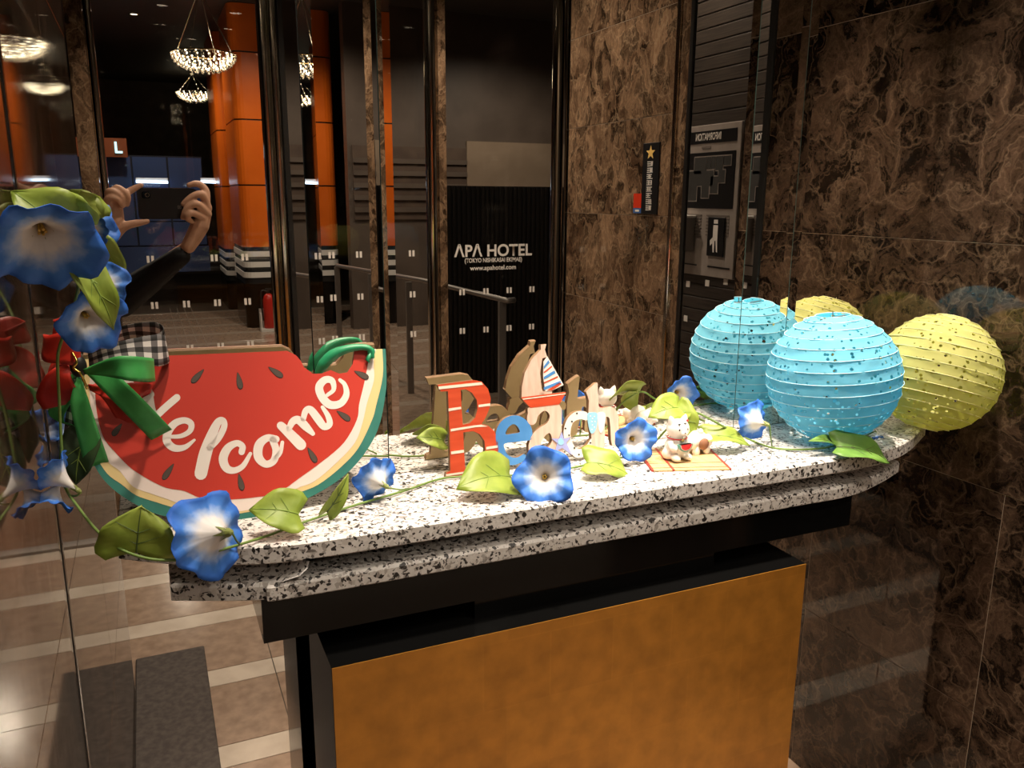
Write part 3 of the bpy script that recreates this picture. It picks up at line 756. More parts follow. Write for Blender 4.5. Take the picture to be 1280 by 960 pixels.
ped = thing('black_pedestal', 'black pedestal with a gold leaf front panel under the granite counter', 'pedestal', (.57, 1.08, 0))
obj('apron', nbox((.0965, 1.004, .886), (1.10, YB, .9465)), 'black_lacquer', ped)
obj('apron_drop', nbox((.388, 1.004, .8572), (.807, YB, .886)), 'black_lacquer', ped)
obj('carcass', nbox((.173, .960, 0), (.963, YB-.07, .857)), 'black_lacquer', ped)
obj('gold_panel', nbox((.1735, .9588, .05), (.9625, .960, .8568)), 'gold_leaf', ped)

# ================================================================== WATERMELON SIGN
Q0 = onZ(262, 651.5, ZC+.0032); LEAN = math.radians(19)
QN = Vector((0, -math.cos(LEAN), math.sin(LEAN))).normalized()      # faces the viewer, leaning back
MT = .007
def melon(px, py, lift=0.0): return onP(px, py, Q0+QN*lift, QN)
def ml(pts, n=4, lift=0, closed=False):
    s = smooth_pts([(x, y, 0) for x, y in pts], n, closed); return [melon(p.x, p.y, lift) for p in s]
ms = thing('welcome_sign', 'half watermelon slice board lettered Welcome, leaning at the left of the counter', 'sign', (.1, 1.12, ZC))
bite = [(359, 438.5), (370, 444), (376, 451), (380, 459), (391, 467), (402, 467), (413, 462.5), (424, 467), (434, 465.5), (441, 455), (443, 438)]
outer = [(482, 436), (483, 465), (482, 492), (472, 538), (448, 577), (415, 606), (371, 629), (324, 645), (290, 650), (250, 651), (216, 647), (189, 640), (154, 621), (129, 599), (112, 570), (103, 540), (99, 500), (101, 449)]
yel = [(478, 436), (478.5, 470), (470, 507.5), (465, 525), (448, 560), (426, 584), (397.5, 606), (371, 617), (335, 634), (290, 643), (255, 642), (228, 637.5), (196, 628), (170, 619), (152, 605.5), (134, 592), (118, 566), (109, 535), (105, 500), (106.5, 449)]
whi = [(470, 436), (467, 453), (467.5, 475), (459, 503), (453, 529), (443.5, 553.5), (421.6, 577.5), (393, 601.6), (370, 611), (335, 630), (310, 637.5), (285, 640), (260, 639), (237, 635), (212, 625), (189, 617), (166, 608), (150, 589), (134, 576), (122, 550), (115, 520), (112, 490), (113, 448.5)]
red = [(463, 436.5), (459, 460), (455, 480), (449, 505), (446, 525), (430, 553), (405, 575), (375, 597), (347, 616), (319, 621.5), (294, 624), (269, 625), (248, 621.5), (230, 613.5), (209, 610), (189, 601), (163.5, 585), (143, 564), (129, 546), (122, 520), (119, 490), (120, 448)]
def slice_loop(edge, lift): return ml(edge, 4, lift) + [melon(x, y, lift) for x, y in bite]
body_bite = [(x, y) for x, y in bite]
bm = bmesh.new(); plate(bm, [slice_loop(outer, 0)], -QN*MT, 0, 1, 2); rind = obj('rind_board', bm, ['melon_teal', 'board_edge', 'board_tan'], ms)
for k, (nm, edge, m_) in enumerate((('yellow_rind', yel, 'melon_yellow'), ('white_rind', whi, 'melon_white'), ('red_flesh', red, 'melon_red'))):
    l = .0004*(k+1)
    bm = bmesh.new(); plate(bm, [slice_loop(edge, l)], -QN*.0004); o = obj(nm, bm, m_, ms)
seeds = [((254.5, 462), (240, 478)), ((297, 466), (301, 486)), ((336, 459), (353, 471)), ((443.5, 464), (460, 472.5)), ((421.6, 514), (437, 525)), ((385, 560), (395, 577.5)), ((298.6, 593), (303, 612.5)), ((217, 580), (204, 599)), ((152, 530), (141, 544))]
def teardrop(tip, butt, wd, grow, lift):
    a = Vector((*tip, 0)); b = Vector((*butt, 0)); d_ = (b-a).normalized(); s = Vector((-d_.y, d_.x, 0)); L_ = (b-a).length
    pts = []
    for k in range(16):
        th = 2*PI*k/16; u = .5-.5*math.cos(th); wv = math.sin(th)*(.30+.70*u)*1.0
        p = a-d_*grow+d_*((L_+2*grow)*u)+s*(wv*(wd+grow)); pts.append(melon(p.x, p.y, lift))
    return pts
for tp, bt in seeds:
    bm = bmesh.new(); plate(bm, [teardrop(tp, bt, 4.6, .9, .0016)], -QN*.0004); o = obj('seed', bm, 'seed_line', ms)
    bm = bmesh.new(); plate(bm, [teardrop(tp, bt, 4.6, 0, .0019)], -QN*.0003); obj('seed_face', bm, 'melon_seed', o)
def brush(strokes, lift, mapf, n=6, base=Vector((0, 0, 0)), nrm=None):
    """lettering stroke: list of (x, y, width) swept with round ends"""
    bm = bmesh.new()
    for st in strokes:
        P = smooth_pts([(x, y, w_) for x, y, w_ in st], n); L_, R_ = [], []
        for i, p in enumerate(P):
            t = (P[min(i+1, len(P)-1)]-P[max(i-1, 0)]); t.z = 0; t.normalize(); s = Vector((-t.y, t.x, 0))*(p.z/2)
            L_.append((p.x+s.x, p.y+s.y)); R_.append((p.x-s.x, p.y-s.y))
        def cap(p, q, sgn):
            c = ((p[0]+q[0])/2, (p[1]+q[1])/2); r = math.hypot(p[0]-c[0], p[1]-c[1]); a0 = math.atan2(p[1]-c[1], p[0]-c[0])
            return [(c[0]+r*math.cos(a0+sgn*PI*k/6), c[1]+r*math.sin(a0+sgn*PI*k/6)) for k in range(1, 6)]
        lv = [bm.verts.new(mapf(x, y, lift)) for x, y in L_]; rv = [bm.verts.new(mapf(x, y, lift)) for x, y in R_]
        for i in range(len(lv)-1): bm.faces.new((lv[i], lv[i+1], rv[i+1], rv[i]))
        e = [bm.verts.new(mapf(x, y, lift)) for x, y in cap(L_[-1], R_[-1], -1)]; bm.faces.new([lv[-1]]+e+[rv[-1]])
        e = [bm.verts.new(mapf(x, y, lift)) for x, y in cap(R_[0], L_[0], -1)]; bm.faces.new([rv[0]]+e+[lv[0]])
    return bm
LETTERS = [
    [[(150, 470, 6), (160, 476, 9), (172, 500, 10), (179, 512, 9)], [(179, 512, 8), (183, 498, 8), (188, 493, 9)], [(186, 490, 9), (189, 510, 9), (193, 522, 9)], [(192, 523, 8), (207, 509, 8), (221, 497, 8)]],
    [[(212, 546, 4), (226, 545, 5), (237, 539, 6), (239, 530, 7), (231, 525.5, 7), (219, 529, 8), (210, 540, 9), (209, 552, 9), (218, 560, 8), (231, 559, 6), (243, 550, 3)]],
    [[(251, 592, 14), (257, 566, 14), (266, 541, 11), (273, 527, 8), (279, 526, 7), (280, 534, 7), (273, 548, 7), (262, 560, 7)]],
    [[(302, 565, 7), (303, 558, 7), (296, 554, 7), (285, 560, 9), (279, 573, 10), (283, 585, 9), (293, 588, 7), (304, 582, 6), (313, 567, 4)]],
    [[(345, 549, 8), (334, 547.5, 8), (324, 556, 10), (323, 571, 10), (332, 580, 8), (342, 576, 8), (345, 563, 8), (341, 550, 8)], [(343, 574, 5), (350, 566, 5), (353, 553, 4)]],
    [[(351, 532, 9), (363, 543, 11), (376, 556, 12)], [(361, 536, 6), (366, 527, 8), (373, 525, 9), (382, 533, 9), (391, 542, 5)], [(379, 524, 6), (382, 514, 7), (388, 512, 8), (397, 523, 9), (405, 533, 8), (412, 530, 7), (410, 520, 6), (403, 509, 4)]],
    [[(409, 494, 4), (417, 487, 5), (415, 476, 7), (406, 475, 8), (399, 484, 9), (403, 497, 9), (413, 506, 9), (426, 504, 8), (433, 493, 7), (431, 481, 5), (425, 475, 4)]],
]
for L_ in LETTERS:
    obj('script_letter', brush([[(x, y, w_*1.13) for x, y, w_ in st] for st in L_], .0017, melon), 'letter_white', ms)
# small hanging ribbon tied through the right tip of the slice
hb = bmesh.new()
pA = [melon(x, y, l) for x, y, l in ((396, 470, -.02), (404, 456, -.012), (416, 444, -.004), (432, 437, .003), (450, 434, .006), (463, 437, .008), (466, 448, .007))]
rr = [.0045, .0085, .0085, .0065, .005, .0045, .003]
tube(hb, smooth_pts(pA, 6), [rr[min(i//6, 6)]*(1-(i % 6)/6)+rr[min(i//6+1, 6)]*((i % 6)/6) for i in range(37)], 7)
obj('hanging_ribbon', hb, 'ribbon_teal', ms, True)
bm = bmesh.new(); sphere(bm, melon(464, 440, .007), (.006, .004, .007), 10, 7); tube(bm, [melon(464, 442, .007), melon(459, 450, .006), melon(462, 453, .006)], [.004, .003, .0015], 6); obj('ribbon_knot', bm, 'ribbon_teal', ms, True)

# ================================================================== BEACH SIGN
BT = .009; BL = math.radians(9)
BN = Vector((0, -math.cos(BL), math.sin(BL))); B0 = onZ(580, 594.5, ZC+.0016); BY = B0.y   # the cut-out leans back a little
def zb(x, y): return (530+x/8, 460+y/8)
def zh(x, y): return (640+x/8, 480+y/8)
def z3(x, y): return (500+x/4.571, 420+y/4.571)
def bp(x, y, lift=0): return onP(x, y, B0+BN*lift, BN)
bs = thing('beach_sign', 'cut-out wooden word Beach with sailboat, red B and blue e, standing upright', 'sign', (.55, BY, ZC))
BK = Vector((0, BT, 0))
def letter(name, outline, holes, m_, lift=0, conv=None, thick=BT, n=3, par=None, edge='board_edge', smooth=True):
    conv = conv or (lambda x, y: (x, y))
    def lp(pts):
        q = [conv(x, y) for x, y in pts]
        if smooth: q = [(p.x, p.y) for p in smooth_pts([(x, y, 0) for x, y in q], n, True)]
        return [bp(x, y, lift) for x, y in q]
    bm = bmesh.new(); plate(bm, [lp(outline)]+[lp(h) for h in holes], -BN*thick, 0, 1, 2)
    return obj(name, bm, [m_, edge if thick > .002 else m_, 'board_tan' if thick > .002 else m_], par or bs)
Bout = [(547, 481), (592, 475), (602, 477), (610, 486), (613.5, 498), (612, 510), (607.5, 521), (602, 530), (610, 532), (618, 539), (622, 549), (623, 562), (621, 575), (614, 585), (604, 590), (557, 597), (558, 591), (563, 588.5), (562, 540), (560, 489), (551, 489.5)]
Bh1 = [(576, 487.5), (582, 486.5), (590, 491), (596, 500), (597, 511), (594, 522), (587, 529), (578.5, 531), (577, 510)]
Bh2 = [(579, 540.5), (592, 539), (600, 543), (605.5, 551), (606.5, 562), (605, 573), (600, 581), (581.5, 585), (580, 562)]
lB = letter('letter_B', Bout, [Bh1, Bh2], 'beach_red', smooth=False)
for q in ([(145, 185), (575, 142), (592, 168), (150, 214)], [(245, 405), (370, 388), (373, 410), (246, 433)], [(546, 369), (662, 353), (662, 378), (546, 392)], [(266, 610), (480, 578), (575, 566), (640, 585), (520, 592), (268, 635)], [(270, 836), (400, 818), (402, 845), (272, 864)], [(622, 790), (738, 773), (736, 798), (622, 816)], [(220, 1062), (600, 1010), (598, 1030), (222, 1082)]):
    letter('stripe', q, [], 'beach_cream', .0005, zb, .0005, par=lB, smooth=False)
eout = [(1085, 680), (1075, 600), (1030, 530), (960, 482), (880, 475), (800, 510), (740, 580), (718, 660), (722, 760), (745, 880), (800, 950), (880, 972), (960, 950), (1020, 900), (1000, 860), (940, 892), (880, 892), (830, 860), (806, 805), (808, 757), (930, 738), (1068, 720)]
letter('letter_e', eout, [[(818, 664), (828, 618), (860, 578), (900, 562), (938, 588), (957, 642), (890, 655)]], 'beach_blue', 0, zb)
aout = [(185, 225), (160, 290), (150, 350), (165, 395), (205, 410), (240, 385), (262, 320), (310, 272), (350, 275), (378, 320), (350, 390), (270, 440), (215, 490), (180, 560), (165, 640), (190, 715), (280, 738), (360, 700), (398, 650), (430, 715), (520, 722), (505, 600), (495, 400), (470, 200)]
letter('letter_a', aout, [[(285, 600), (330, 520), (375, 490), (397, 530), (395, 585), (350, 640), (300, 650)]], 'beach_pink', 0, zh)
hull = letter('boat_hull', [(90, 133), (540, 80), (532, 102), (475, 203), (185, 238), (112, 162)], [], 'beach_red', .0004, zh, smooth=False)
letter('stripe', [(104, 148), (538, 94), (535, 102), (112, 157)], [], 'beach_cream', .0009, zh, .0005, par=hull, smooth=False)
letter('sail', [(676, 437), (664, 450), (656, 466), (652.5, 483), (652, 497), (667, 496), (681, 493), (677, 486), (675, 466), (678, 448), (684, 446), (681, 437), (683, 430), (676, 431)], [], 'beach_pink', 0, smooth=False)
sr = letter('sail', [(684, 445), (704.5, 481), (695, 486), (687, 489.5), (681.5, 489), (679, 472), (679.4, 452)], [], 'beach_white', .0004, smooth=False)
letter('mast_base', [(674, 490), (690, 487), (690, 494), (674, 497)], [], 'beach_pink', 0, smooth=False)
for k, (y0, m_) in enumerate(((454, 'beach_blue'), (461, 'beach_red'), (467, 'beach_blue'), (474, 'beach_red'), (480, 'beach_blue'))):
    xr = 684+(y0-6-445)*20.5/36; h_ = 3.4 if m_ == 'beach_blue' else 1.6
    letter('stripe', [(679.8, y0+4), (xr, y0-6+2), (xr+h_*.4, y0-6+2+h_), (680, y0+4+h_)], [], m_, .0009, thick=.0005, par=sr, smooth=False)
letter('stripe', [(684, 488), (699, 478), (702, 480), (690, 488)], [], 'beach_red', .0009, thick=.0005, par=sr, smooth=False)
cout = [(752, 288), (690, 270), (620, 285), (560, 340), (525, 420), (515, 500), (528, 560), (555, 630), (590, 690), (640, 735), (720, 722), (790, 665), (826, 600), (820, 560), (797, 545), (778, 565), (740, 620), (690, 650), (640, 640), (602, 580), (585, 500), (595, 420), (630, 370), (690, 352), (752, 362)]
lc = letter('letter_c', cout, [], 'beach_white', 0, zh)
for x, y in ((650, 294), (600, 375), (535, 445), (572, 512), (625, 640), (732, 655), (785, 588), (670, 706), (755, 700)):
    bm = bmesh.new(); pts = [bp(*zh(x+9*math.cos(k*PI/4), y+9*math.sin(k*PI/4)), .0006) for k in range(8)]; plate(bm, [pts], -BN*.0006); obj('dot', bm, 'dot_black', lc)
hout = [(745, 70), (800, 20), (850, -15), (858, 40), (866, 200), (876, 240), (930, 236), (985, 225), (1030, 250), (1060, 310), (1066, 400), (1064, 600), (1000, 612), (986, 480), (975, 345), (946, 330), (926, 360), (922, 640), (815, 668), (792, 500), (765, 280), (770, 170), (745, 90)]
lh = letter('letter_h', hout, [], 'beach_pink', .0002, zh, n=2)
letter('flip_flop', [(755, 300), (800, 283), (850, 290), (855, 350), (845, 440), (815, 492), (785, 485), (762, 400)], [], 'beach_sky', .0010, zh, .0008, par=lh)
letter('flip_flop', [(858, 300), (890, 280), (930, 290), (935, 360), (915, 450), (890, 492), (868, 450), (858, 370)], [], 'beach_white', .0010, zh, .0008, par=lh)
for x, y in ((785, 320), (805, 345), (825, 325), (800, 375), (830, 375), (805, 410), (825, 430), (800, 455)):
    bm = bmesh.new(); pts = [bp(*zh(x+6*math.cos(k*PI/3), y+6*math.sin(k*PI/3)), .0014) for k in range(6)]; plate(bm, [pts], -BN*.0004); obj('dot', bm, 'beach_white', lh)
star = letter('starfish', [(498, 475), (520, 545), (592, 530), (545, 588), (602, 712), (500, 640), (430, 680), (452, 590), (395, 545), (470, 545)], [], 'beach_purple', .0012, zh, .004, smooth=False)
letter('starfish_centre', [(495, 540), (520, 580), (500, 610), (465, 600), (465, 560)], [], 'beach_sky', .0017, zh, .0005, par=star)

# ================================================================== PAPER LANTERNS
def lantern(name, label, c, R, m_, rot, bands=15):
    t = thing(name, label, 'lantern', (c[0], c[1], c[2]-R))
    Mx = Matrix.Translation(c) @ Euler(rot).to_matrix().to_4x4()
    th0 = .26; sub = 4; prof = []; rnd = random.Random(int(c[0]*1000))
    for i in range(bands*sub+1):
        u = i/(bands*sub); th = th0+(PI-2*th0)*u; f = (i % sub)/sub
        r = R*(1-.010*math.sin(PI*f))
        prof.append((r*math.sin(th), r*math.cos(th)))
    bm = bmesh.new(); lathe(bm, prof, 72)
    for v in bm.verts:
        k = noise.noise(v.co*34)*.0020+noise.noise(v.co*90)*.0012
        v.co += v.co.normalized()*k
    o = obj('paper_shade', bm, m_, t, True); o.matrix_basis = Mx
    wires = []
    for i in range(bands+1):
        th = th0+(PI-2*th0)*i/bands
        bm = bmesh.new(); pts = [Vector((R*1.003*math.sin(th)*math.cos(a), R*1.003*math.sin(th)*math.sin(a), R*1.003*math.cos(th))) for a in [2*PI*k/48 for k in range(49)]]
        tube(bm, pts, .0007, 5, False); w_ = obj('wire_ring', bm, m_+'_rib', t, True); w_.matrix_basis = Mx
    bm = bmesh.new(); z = R*math.cos(th0)
    tube(bm, [(-R*.26, 0, z-.004), (R*.26, 0, z-.004)], .001, 6); tube(bm, [(0, 0, z-.004), (0, 0, z+.006)], .001, 6)
    o = obj('hanging_wire', bm, 'steel_grey', t); o.matrix_basis = Mx
noise_mat('blue_paper_rib', (.36, .68, .80), (.50, .78, .88), 20, .6); noise_mat('yellow_paper_rib', (.70, .69, .30), (.76, .74, .38), 20, .6)
lantern('blue_paper_lantern', 'round sky blue paper lantern with tiny punched holes on the counter', (1.110, 1.083, ZC+.1155), .1155, 'blue_paper', (-.05, -.08, 0))
lantern('yellow_paper_lantern', 'round yellow paper lantern with tiny punched holes against the right wall', (1.333, 1.050, ZC+.1115), .1095, 'yellow_paper', (-.05, .30, 0))

# ================================================================== MORNING GLORY GARLAND
UP = Vector((0, 0, 1))
def tocam(p): return (C0-p).normalized()
def petal_mesh(seed, deep=1.1, curl=.1):
    rnd = random.Random(seed); bm = bmesh.new(); nu, nv = 14, 50; lay = bm.verts.layers.float.new('radial'); g = []
    ph = [rnd.uniform(0, 6.28) for _ in range(4)]
    for i in range(nu+1):
        u = i/nu; row = []
        for k in range(nv):
            a = 2*PI*k/nv
            r = .07+.93*u**1.7
            z = -deep*(1-u)**1.35
            lob = math.cos(5*a+ph[0])
            r *= 1+.07*lob*u**3+.05*math.sin(3*a+ph[1])*u**3
            z += u**4*(.09*math.sin(10*a+ph[2])+.10*math.sin(3*a+ph[3])-curl)+.05*lob*u**2+.016*math.sin(25*a+3*math.sin(2*a))*u**.8
            v = bm.verts.new((r*math.cos(a), r*math.sin(a), z)); v[lay] = u; row.append(v)
        g.append(row)
    for a, b in zip(g, g[1:]):
        for k in range(nv): bm.faces.new((a[k], a[(k+1) % nv], b[(k+1) % nv], b[k]))
    me = bpy.data.meshes.new('flower'); bm.to_mesh(me); bm.free(); me.materials.append(MATS['petal'])
    for p in me.polygons: p.use_smooth = True
    return me
gar = thing('flower_garland', 'artificial blue morning glory garland trailing along the counter and left wall', 'garland', (.3, 1.0, ZC))
def calyx_bm(deep):
    bm = bmesh.new()
    lathe(bm, [(0, -deep-.16), (.06, -deep-.14), (.11, -deep-.02), (.10, -deep+.10)], 10)
    for k in range(5):
        a = 2*PI*k/5; d_ = Vector((math.cos(a), math.sin(a), 0)); s = Vector((-math.sin(a), math.cos(a), 0))
        q = [d_*.10+s*.05, d_*.10-s*.05, d_*.20+Vector((0, 0, .26))]
        bm.faces.new([bm.verts.new(p+Vector((0, 0, -deep+.06))) for p in q])
    return bm
flower_tips = {}
def flower(px, py, Y, R, fx, deep=1.1, seed=1, curl=.1, key=None):
    M0 = onY(px, py, Y); tcv = tocam(M0); f = (RT*fx[0]-DN*fx[1]+tcv*fx[2]).normalized()
    me = petal_mesh(seed, deep, curl); o = bpy.data.objects.new('flower', me); link(o, gar)
    q = f.to_track_quat('Z', 'Y'); o.matrix_basis = Matrix.LocRotScale(M0, q, (R, R, R))
    sol = o.modifiers.new('thin', 'SOLIDIFY'); sol.thickness = .012; sol.offset = 0
    obj('calyx', calyx_bm(deep), 'calyx_green', o)
    bm = bmesh.new()
    for k in range(5):
        a = 2*PI*k/5; tube(bm, [(.02*math.cos(a), .02*math.sin(a), -deep+.05), (.06*math.cos(a), .06*math.sin(a), -deep*.55)], [.02, .03], 5)
    obj('stamen', bm, 'stamen', o)
    return M0-f*(R*(deep+.15))
c1 = flower(58, 308, .93, .0535, (.25, -.85, .72), .72, 3, -.05)
c1b = flower(96, 300, .985, .027, (.75, .25, .4), .8, 14)
c2 = flower(118, 404, 1.0, .037, (.5, -.45, .65), .9, 5)
c3 = flower(256, 668, .985, .051, (-.62, -.05, -.6), .85, 8)
c4 = flower(467, 597, 1.10, .034, (-.5, .35, -.55), .9, 2)
c5 = flower(680, 596, 1.005, .0430, (-.05, .0, 1), .75, 11, .12)
c6 = flower(797, 551, 1.085, .0360, (.40, -.15, .85), .8, 6)
c8 = flower(938, 525, 1.10, .035, (-.55, .15, -.65), 1.1, 9)
c9 = flower(60, 588, 1.085, .030, (-.75, .5, .1), 1.4, 12)
c9b = flower(60, 630, 1.085, .028, (-.4, -.8, .3), 1.1, 13)
c10 = flower(1097, 548, .995, .010, (.2, -.9, .3), 1.2, 15)

def leaf(b, t_, Y, width, m_='leaf_light', n=(0, .3, 1), fold=.25, Yt=None, curl=.12, vein='leaf_vein'):
    """heart-shaped leaf from base pixel b to tip pixel t_ at depth Y; n mixes right, up and towards-viewer"""
    B = onY(*b, Y); T = onY(*t_, Yt or Y); ax = T-B; L_ = ax.length; ax.normalize()
    nn = RT*n[0]+UP*n[1]+tocam(B)*n[2]; nn = (nn-ax*nn.dot(ax)).normalized(); sd = ax.cross(nn)
    W_ = width/2/900.0*((B-C0).length)
    bm = bmesh.new(); nu, nv = 10, 8; g = []
    for i in range(nu+1):
        u = i/nu
        hw = math.sin(PI*min(1, (u*.92+.08))**.75)**.8*(1-.35*u)*1.18 if u < 1 else 0
        hw *= 1+.10*math.cos(u*9)
        row = []
        for k in range(nv+1):
            s = (k/nv-.5)*2
            back = -.16*abs(s)*(1-u)**2*L_
            p = B+ax*(L_*u+back)+sd*(W_*hw*s)+nn*(fold*W_*hw*abs(s)**1.3-curl*L_*(2*u-1)**2+.10*W_*math.sin(9*u+4*s)*abs(s))
            row.append(bm.verts.new(p))
        g.append(row)
    for a, c in zip(g, g[1:]):
        for k in range(nv): bm.faces.new((a[k], a[k+1], c[k+1], c[k]))
    bmesh.ops.remove_doubles(bm, verts=bm.verts[:], dist=1e-5)
    o = obj('leaf', bm, m_, gar, True)
    s_ = o.modifiers.new('thin', 'SOLIDIFY'); s_.thickness = .0006; s_.offset = 0
    bm = bmesh.new(); tube(bm, [B+ax*(L_*u)+nn*(-curl*L_*(2*u-1)**2+.0008) for u in (0, .25, .5, .75, .95)], [.0011, .001, .0008, .0006, .0003], 5)
    for u, s in ((.2, 1), (.2, -1), (.45, 1), (.45, -1)):
        p = B+ax*(L_*u)+nn*(-curl*L_*(2*u-1)**2+.0008); u2 = u+.22
        hw = .55
        q = B+ax*(L_*u2)+sd*(W_*hw*s)+nn*(fold*W_*hw*.55-curl*L_*(2*u2-1)**2+.0014); tube(bm, [p, q], [.0006, .0003], 4)
    obj('leaf_vein', bm, vein, o)
    return B
leaf((84, 292), (16, 236), 1.00, 62, n=(.2, .5, 1), fold=.45)
leaf((98, 282), (70, 236), 1.01, 46, n=(-.4, .2, 1), fold=.35)
leaf((52, 288), (6, 262), 1.02, 36, n=(0, .5, 1))
leaf((108, 334), (146, 412), .965, 34, n=(.5, .2, 1), fold=.3)
leaf((170, 692), (176, 634), .985, 76, n=(-.1, .2, 1), fold=.12, curl=.06, vein='leaf_vein_dark')
leaf((374, 640), (312, 634), 1.02, 50, n=(0, .6, 1), fold=.2, Yt=1.03)
leaf((410, 642), (437, 594), 1.045, 20, n=(.6, .4, .7), fold=.5, vein='leaf_vein_dark')
leaf((640, 590), (574, 604), 1.06, 62, n=(0, .8, 1), fold=.2, Yt=1.04)
leaf((736, 574), (789, 590), 1.07, 44, n=(0, 1, .7), fold=.22, Yt=1.05)
leaf((851, 506), (812, 518), 1.13, 36, m_='leaf_light', n=(0, .6, 1), fold=.2)
leaf((846, 508), (870, 547), 1.13, 32, n=(.2, .5, 1), fold=.25, Yt=1.10)
leaf((884, 540), (941, 552), 1.10, 28, n=(0, 1, .6), Yt=1.075)
leaf((1052, 553), (1118, 574), .99, 36, 'leaf_green', n=(0, .9, .8), Yt=.965, vein='leaf_vein_dark')
leaf((1050, 553), (1014, 547), 1.01, 14, 'leaf_green', n=(0, .9, .8))
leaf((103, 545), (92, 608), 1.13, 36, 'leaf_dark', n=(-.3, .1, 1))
leaf((556, 549), (522, 545), 1.185, 26, n=(0, .5, 1), fold=.2)  # solid leaf close to the glass, standing in for a leaf's mirror reflection
def stem(pts, r, name='stem'):
    P = smooth_pts([onY(x, y, Y) for x, y, Y in pts], 7); bm = bmesh.new(); tube(bm, P, r, 7); return obj(name, bm, 'stem_green', gar, True)
def cz(x, y, z=ZC+.004): return (x, y, onZ(x, y, z).y)
stem([(86, 288, .955), (100, 330, .985), (92, 385, 1.02), (77, 425, 1.05), (72, 450, 1.08), (74, 500, 1.10), (77, 560, 1.10), (80, 605, 1.09), (103, 641, 1.05), (122, 664, 1.02), (141, 681, .995), (169, 694, .98), (200, 700, .972), (234, 698, .970), (281, 686, .975), cz(330, 671), cz(382, 652), cz(439, 633), cz(507, 613), cz(545, 600), cz(572, 596), cz(642, 594), cz(719, 584), cz(742, 577), cz(800, 566), (835, 535, 1.12), (849, 518, 1.125), (862, 515, 1.12), (876, 518, 1.115), (906, 534, 1.10), cz(930, 546), cz(959, 558), cz(990, 562), cz(1030, 560), cz(1052, 554)], .0018)
def twig(a, px, py, Y): 
    bm = bmesh.new(); b = onY(px, py, Y); tube(bm, [a, (a+b)/2+Vector((0, 0, -.002)), b], .0013, 6); obj('flower_stalk', bm, 'stem_green', gar, True)
twig(c3, 300, 681, .985); twig(c4, *cz(515, 611)); twig(c5, *cz(645, 594)); twig(c8, *cz(965, 558)); twig(c9, 90, 620, 1.075); twig(c9b, 84, 612, 1.085); twig(c1, 88, 290, .955); twig(c2, 98, 345, 1.0); twig(c1b, 95, 310, .97); twig(c6, *cz(775, 570)); twig(c10, *cz(1060, 552))

# ================================================================== RIBBON BOW ON THE SLICE
bow = thing('ribbon_bow', 'bow of green, red and checked ribbon tied to the left tip of the slice', 'bow', tuple(melon(104, 465, .03)))
def sheet(name, A, B, m_, parent=bow, n=6, th=.0008, uv=None):
    P = smooth_pts([onY(*p) for p in A], n); Q = smooth_pts([onY(*p) for p in B], n); bm = bmesh.new(); nv = 6; g = []; ul = bm.loops.layers.uv.new('UVMap')
    for i, (p, q) in enumerate(zip(P, Q)):
        g.append([bm.verts.new(p.lerp(q, k/nv)+Vector((0, -.0010*math.sin(2.2*i/len(P)*PI+k), 0))) for k in range(nv+1)])
    n_ = len(g)
    for i in range(n_-1):
        for k in range(nv):
            f = bm.faces.new((g[i][k], g[i][k+1], g[i+1][k+1], g[i+1][k]))
            for lp, (a, b) in zip(f.loops, ((i, k), (i, k+1), (i+1, k+1), (i+1, k))):
                s = uv or (1, 1); lp[ul].uv = (a/(n_-1)*s[0], b/nv*s[1])
    o = obj(name, bm, m_, parent, True)
    s_ = o.modifiers.new('thin', 'SOLIDIFY'); s_.thickness = th; s_.offset = 0
    return o
sheet('green_tail', [(105, 464, 1.115), (140, 500, 1.115), (189, 550, 1.130)], [(138, 460, 1.115), (172, 492, 1.110), (215, 537, 1.130)], 'ribbon_green')
sheet('green_loop', [(104, 462, 1.115), (125, 452, 1.100), (148, 445, 1.085), (176, 446, 1.090), (192, 449, 1.120), (178, 456, 1.145), (150, 460, 1.140), (112, 465, 1.120)], [(106, 468, 1.115), (130, 470, 1.100), (158, 475, 1.080), (182, 477, 1.090), (194, 477, 1.120), (180, 478, 1.145), (150, 475, 1.140), (114, 472, 1.120)], 'ribbon_green')
sheet('green_tail', [(96, 470, 1.120), (88, 503, 1.115), (95, 540, 1.120), (107, 585, 1.130)], [(102, 474, 1.120), (110, 497, 1.115), (122, 535, 1.120), (136, 577, 1.130)], 'ribbon_green')
sheet('green_loop', [(95, 474, 1.130), (80, 492, 1.140), (62, 508, 1.150), (64, 522, 1.150), (90, 530, 1.140)], [(98, 478, 1.130), (90, 500, 1.130), (80, 520, 1.140), (82, 530, 1.150), (94, 534, 1.140)], 'ribbon_green')
sheet('red_loop', [(102, 458, 1.120), (80, 455, 1.115), (56, 452, 1.120), (52, 440, 1.130), (60, 425, 1.140), (80, 440, 1.140)], [(100, 436, 1.120), (98, 420, 1.115), (76, 416, 1.110), (58, 420, 1.120), (56, 418, 1.140), (84, 424, 1.150)], 'ribbon_red')
sheet('red_tail', [(82, 452, 1.120), (62, 464, 1.115), (50, 480, 1.120), (45, 497, 1.130), (54, 512, 1.135)], [(86, 458, 1.120), (90, 474, 1.115), (98, 490, 1.120), (102, 499, 1.130), (103, 501, 1.135)], 'ribbon_red')
sheet('red_tail', [(112, 482, 1.138), (130, 500, 1.145), (148, 528, 1.148), (158, 538, 1.150)], [(122, 478, 1.138), (148, 500, 1.140), (172, 528, 1.145), (188, 538, 1.150)], 'ribbon_red')
sheet('red_loop', [(110, 480, 1.140), (140, 482, 1.135), (168, 478, 1.130), (190, 482, 1.140), (176, 496, 1.150)], [(112, 488, 1.140), (138, 500, 1.130), (165, 500, 1.128), (188, 492, 1.140), (172, 500, 1.150)], 'ribbon_red')
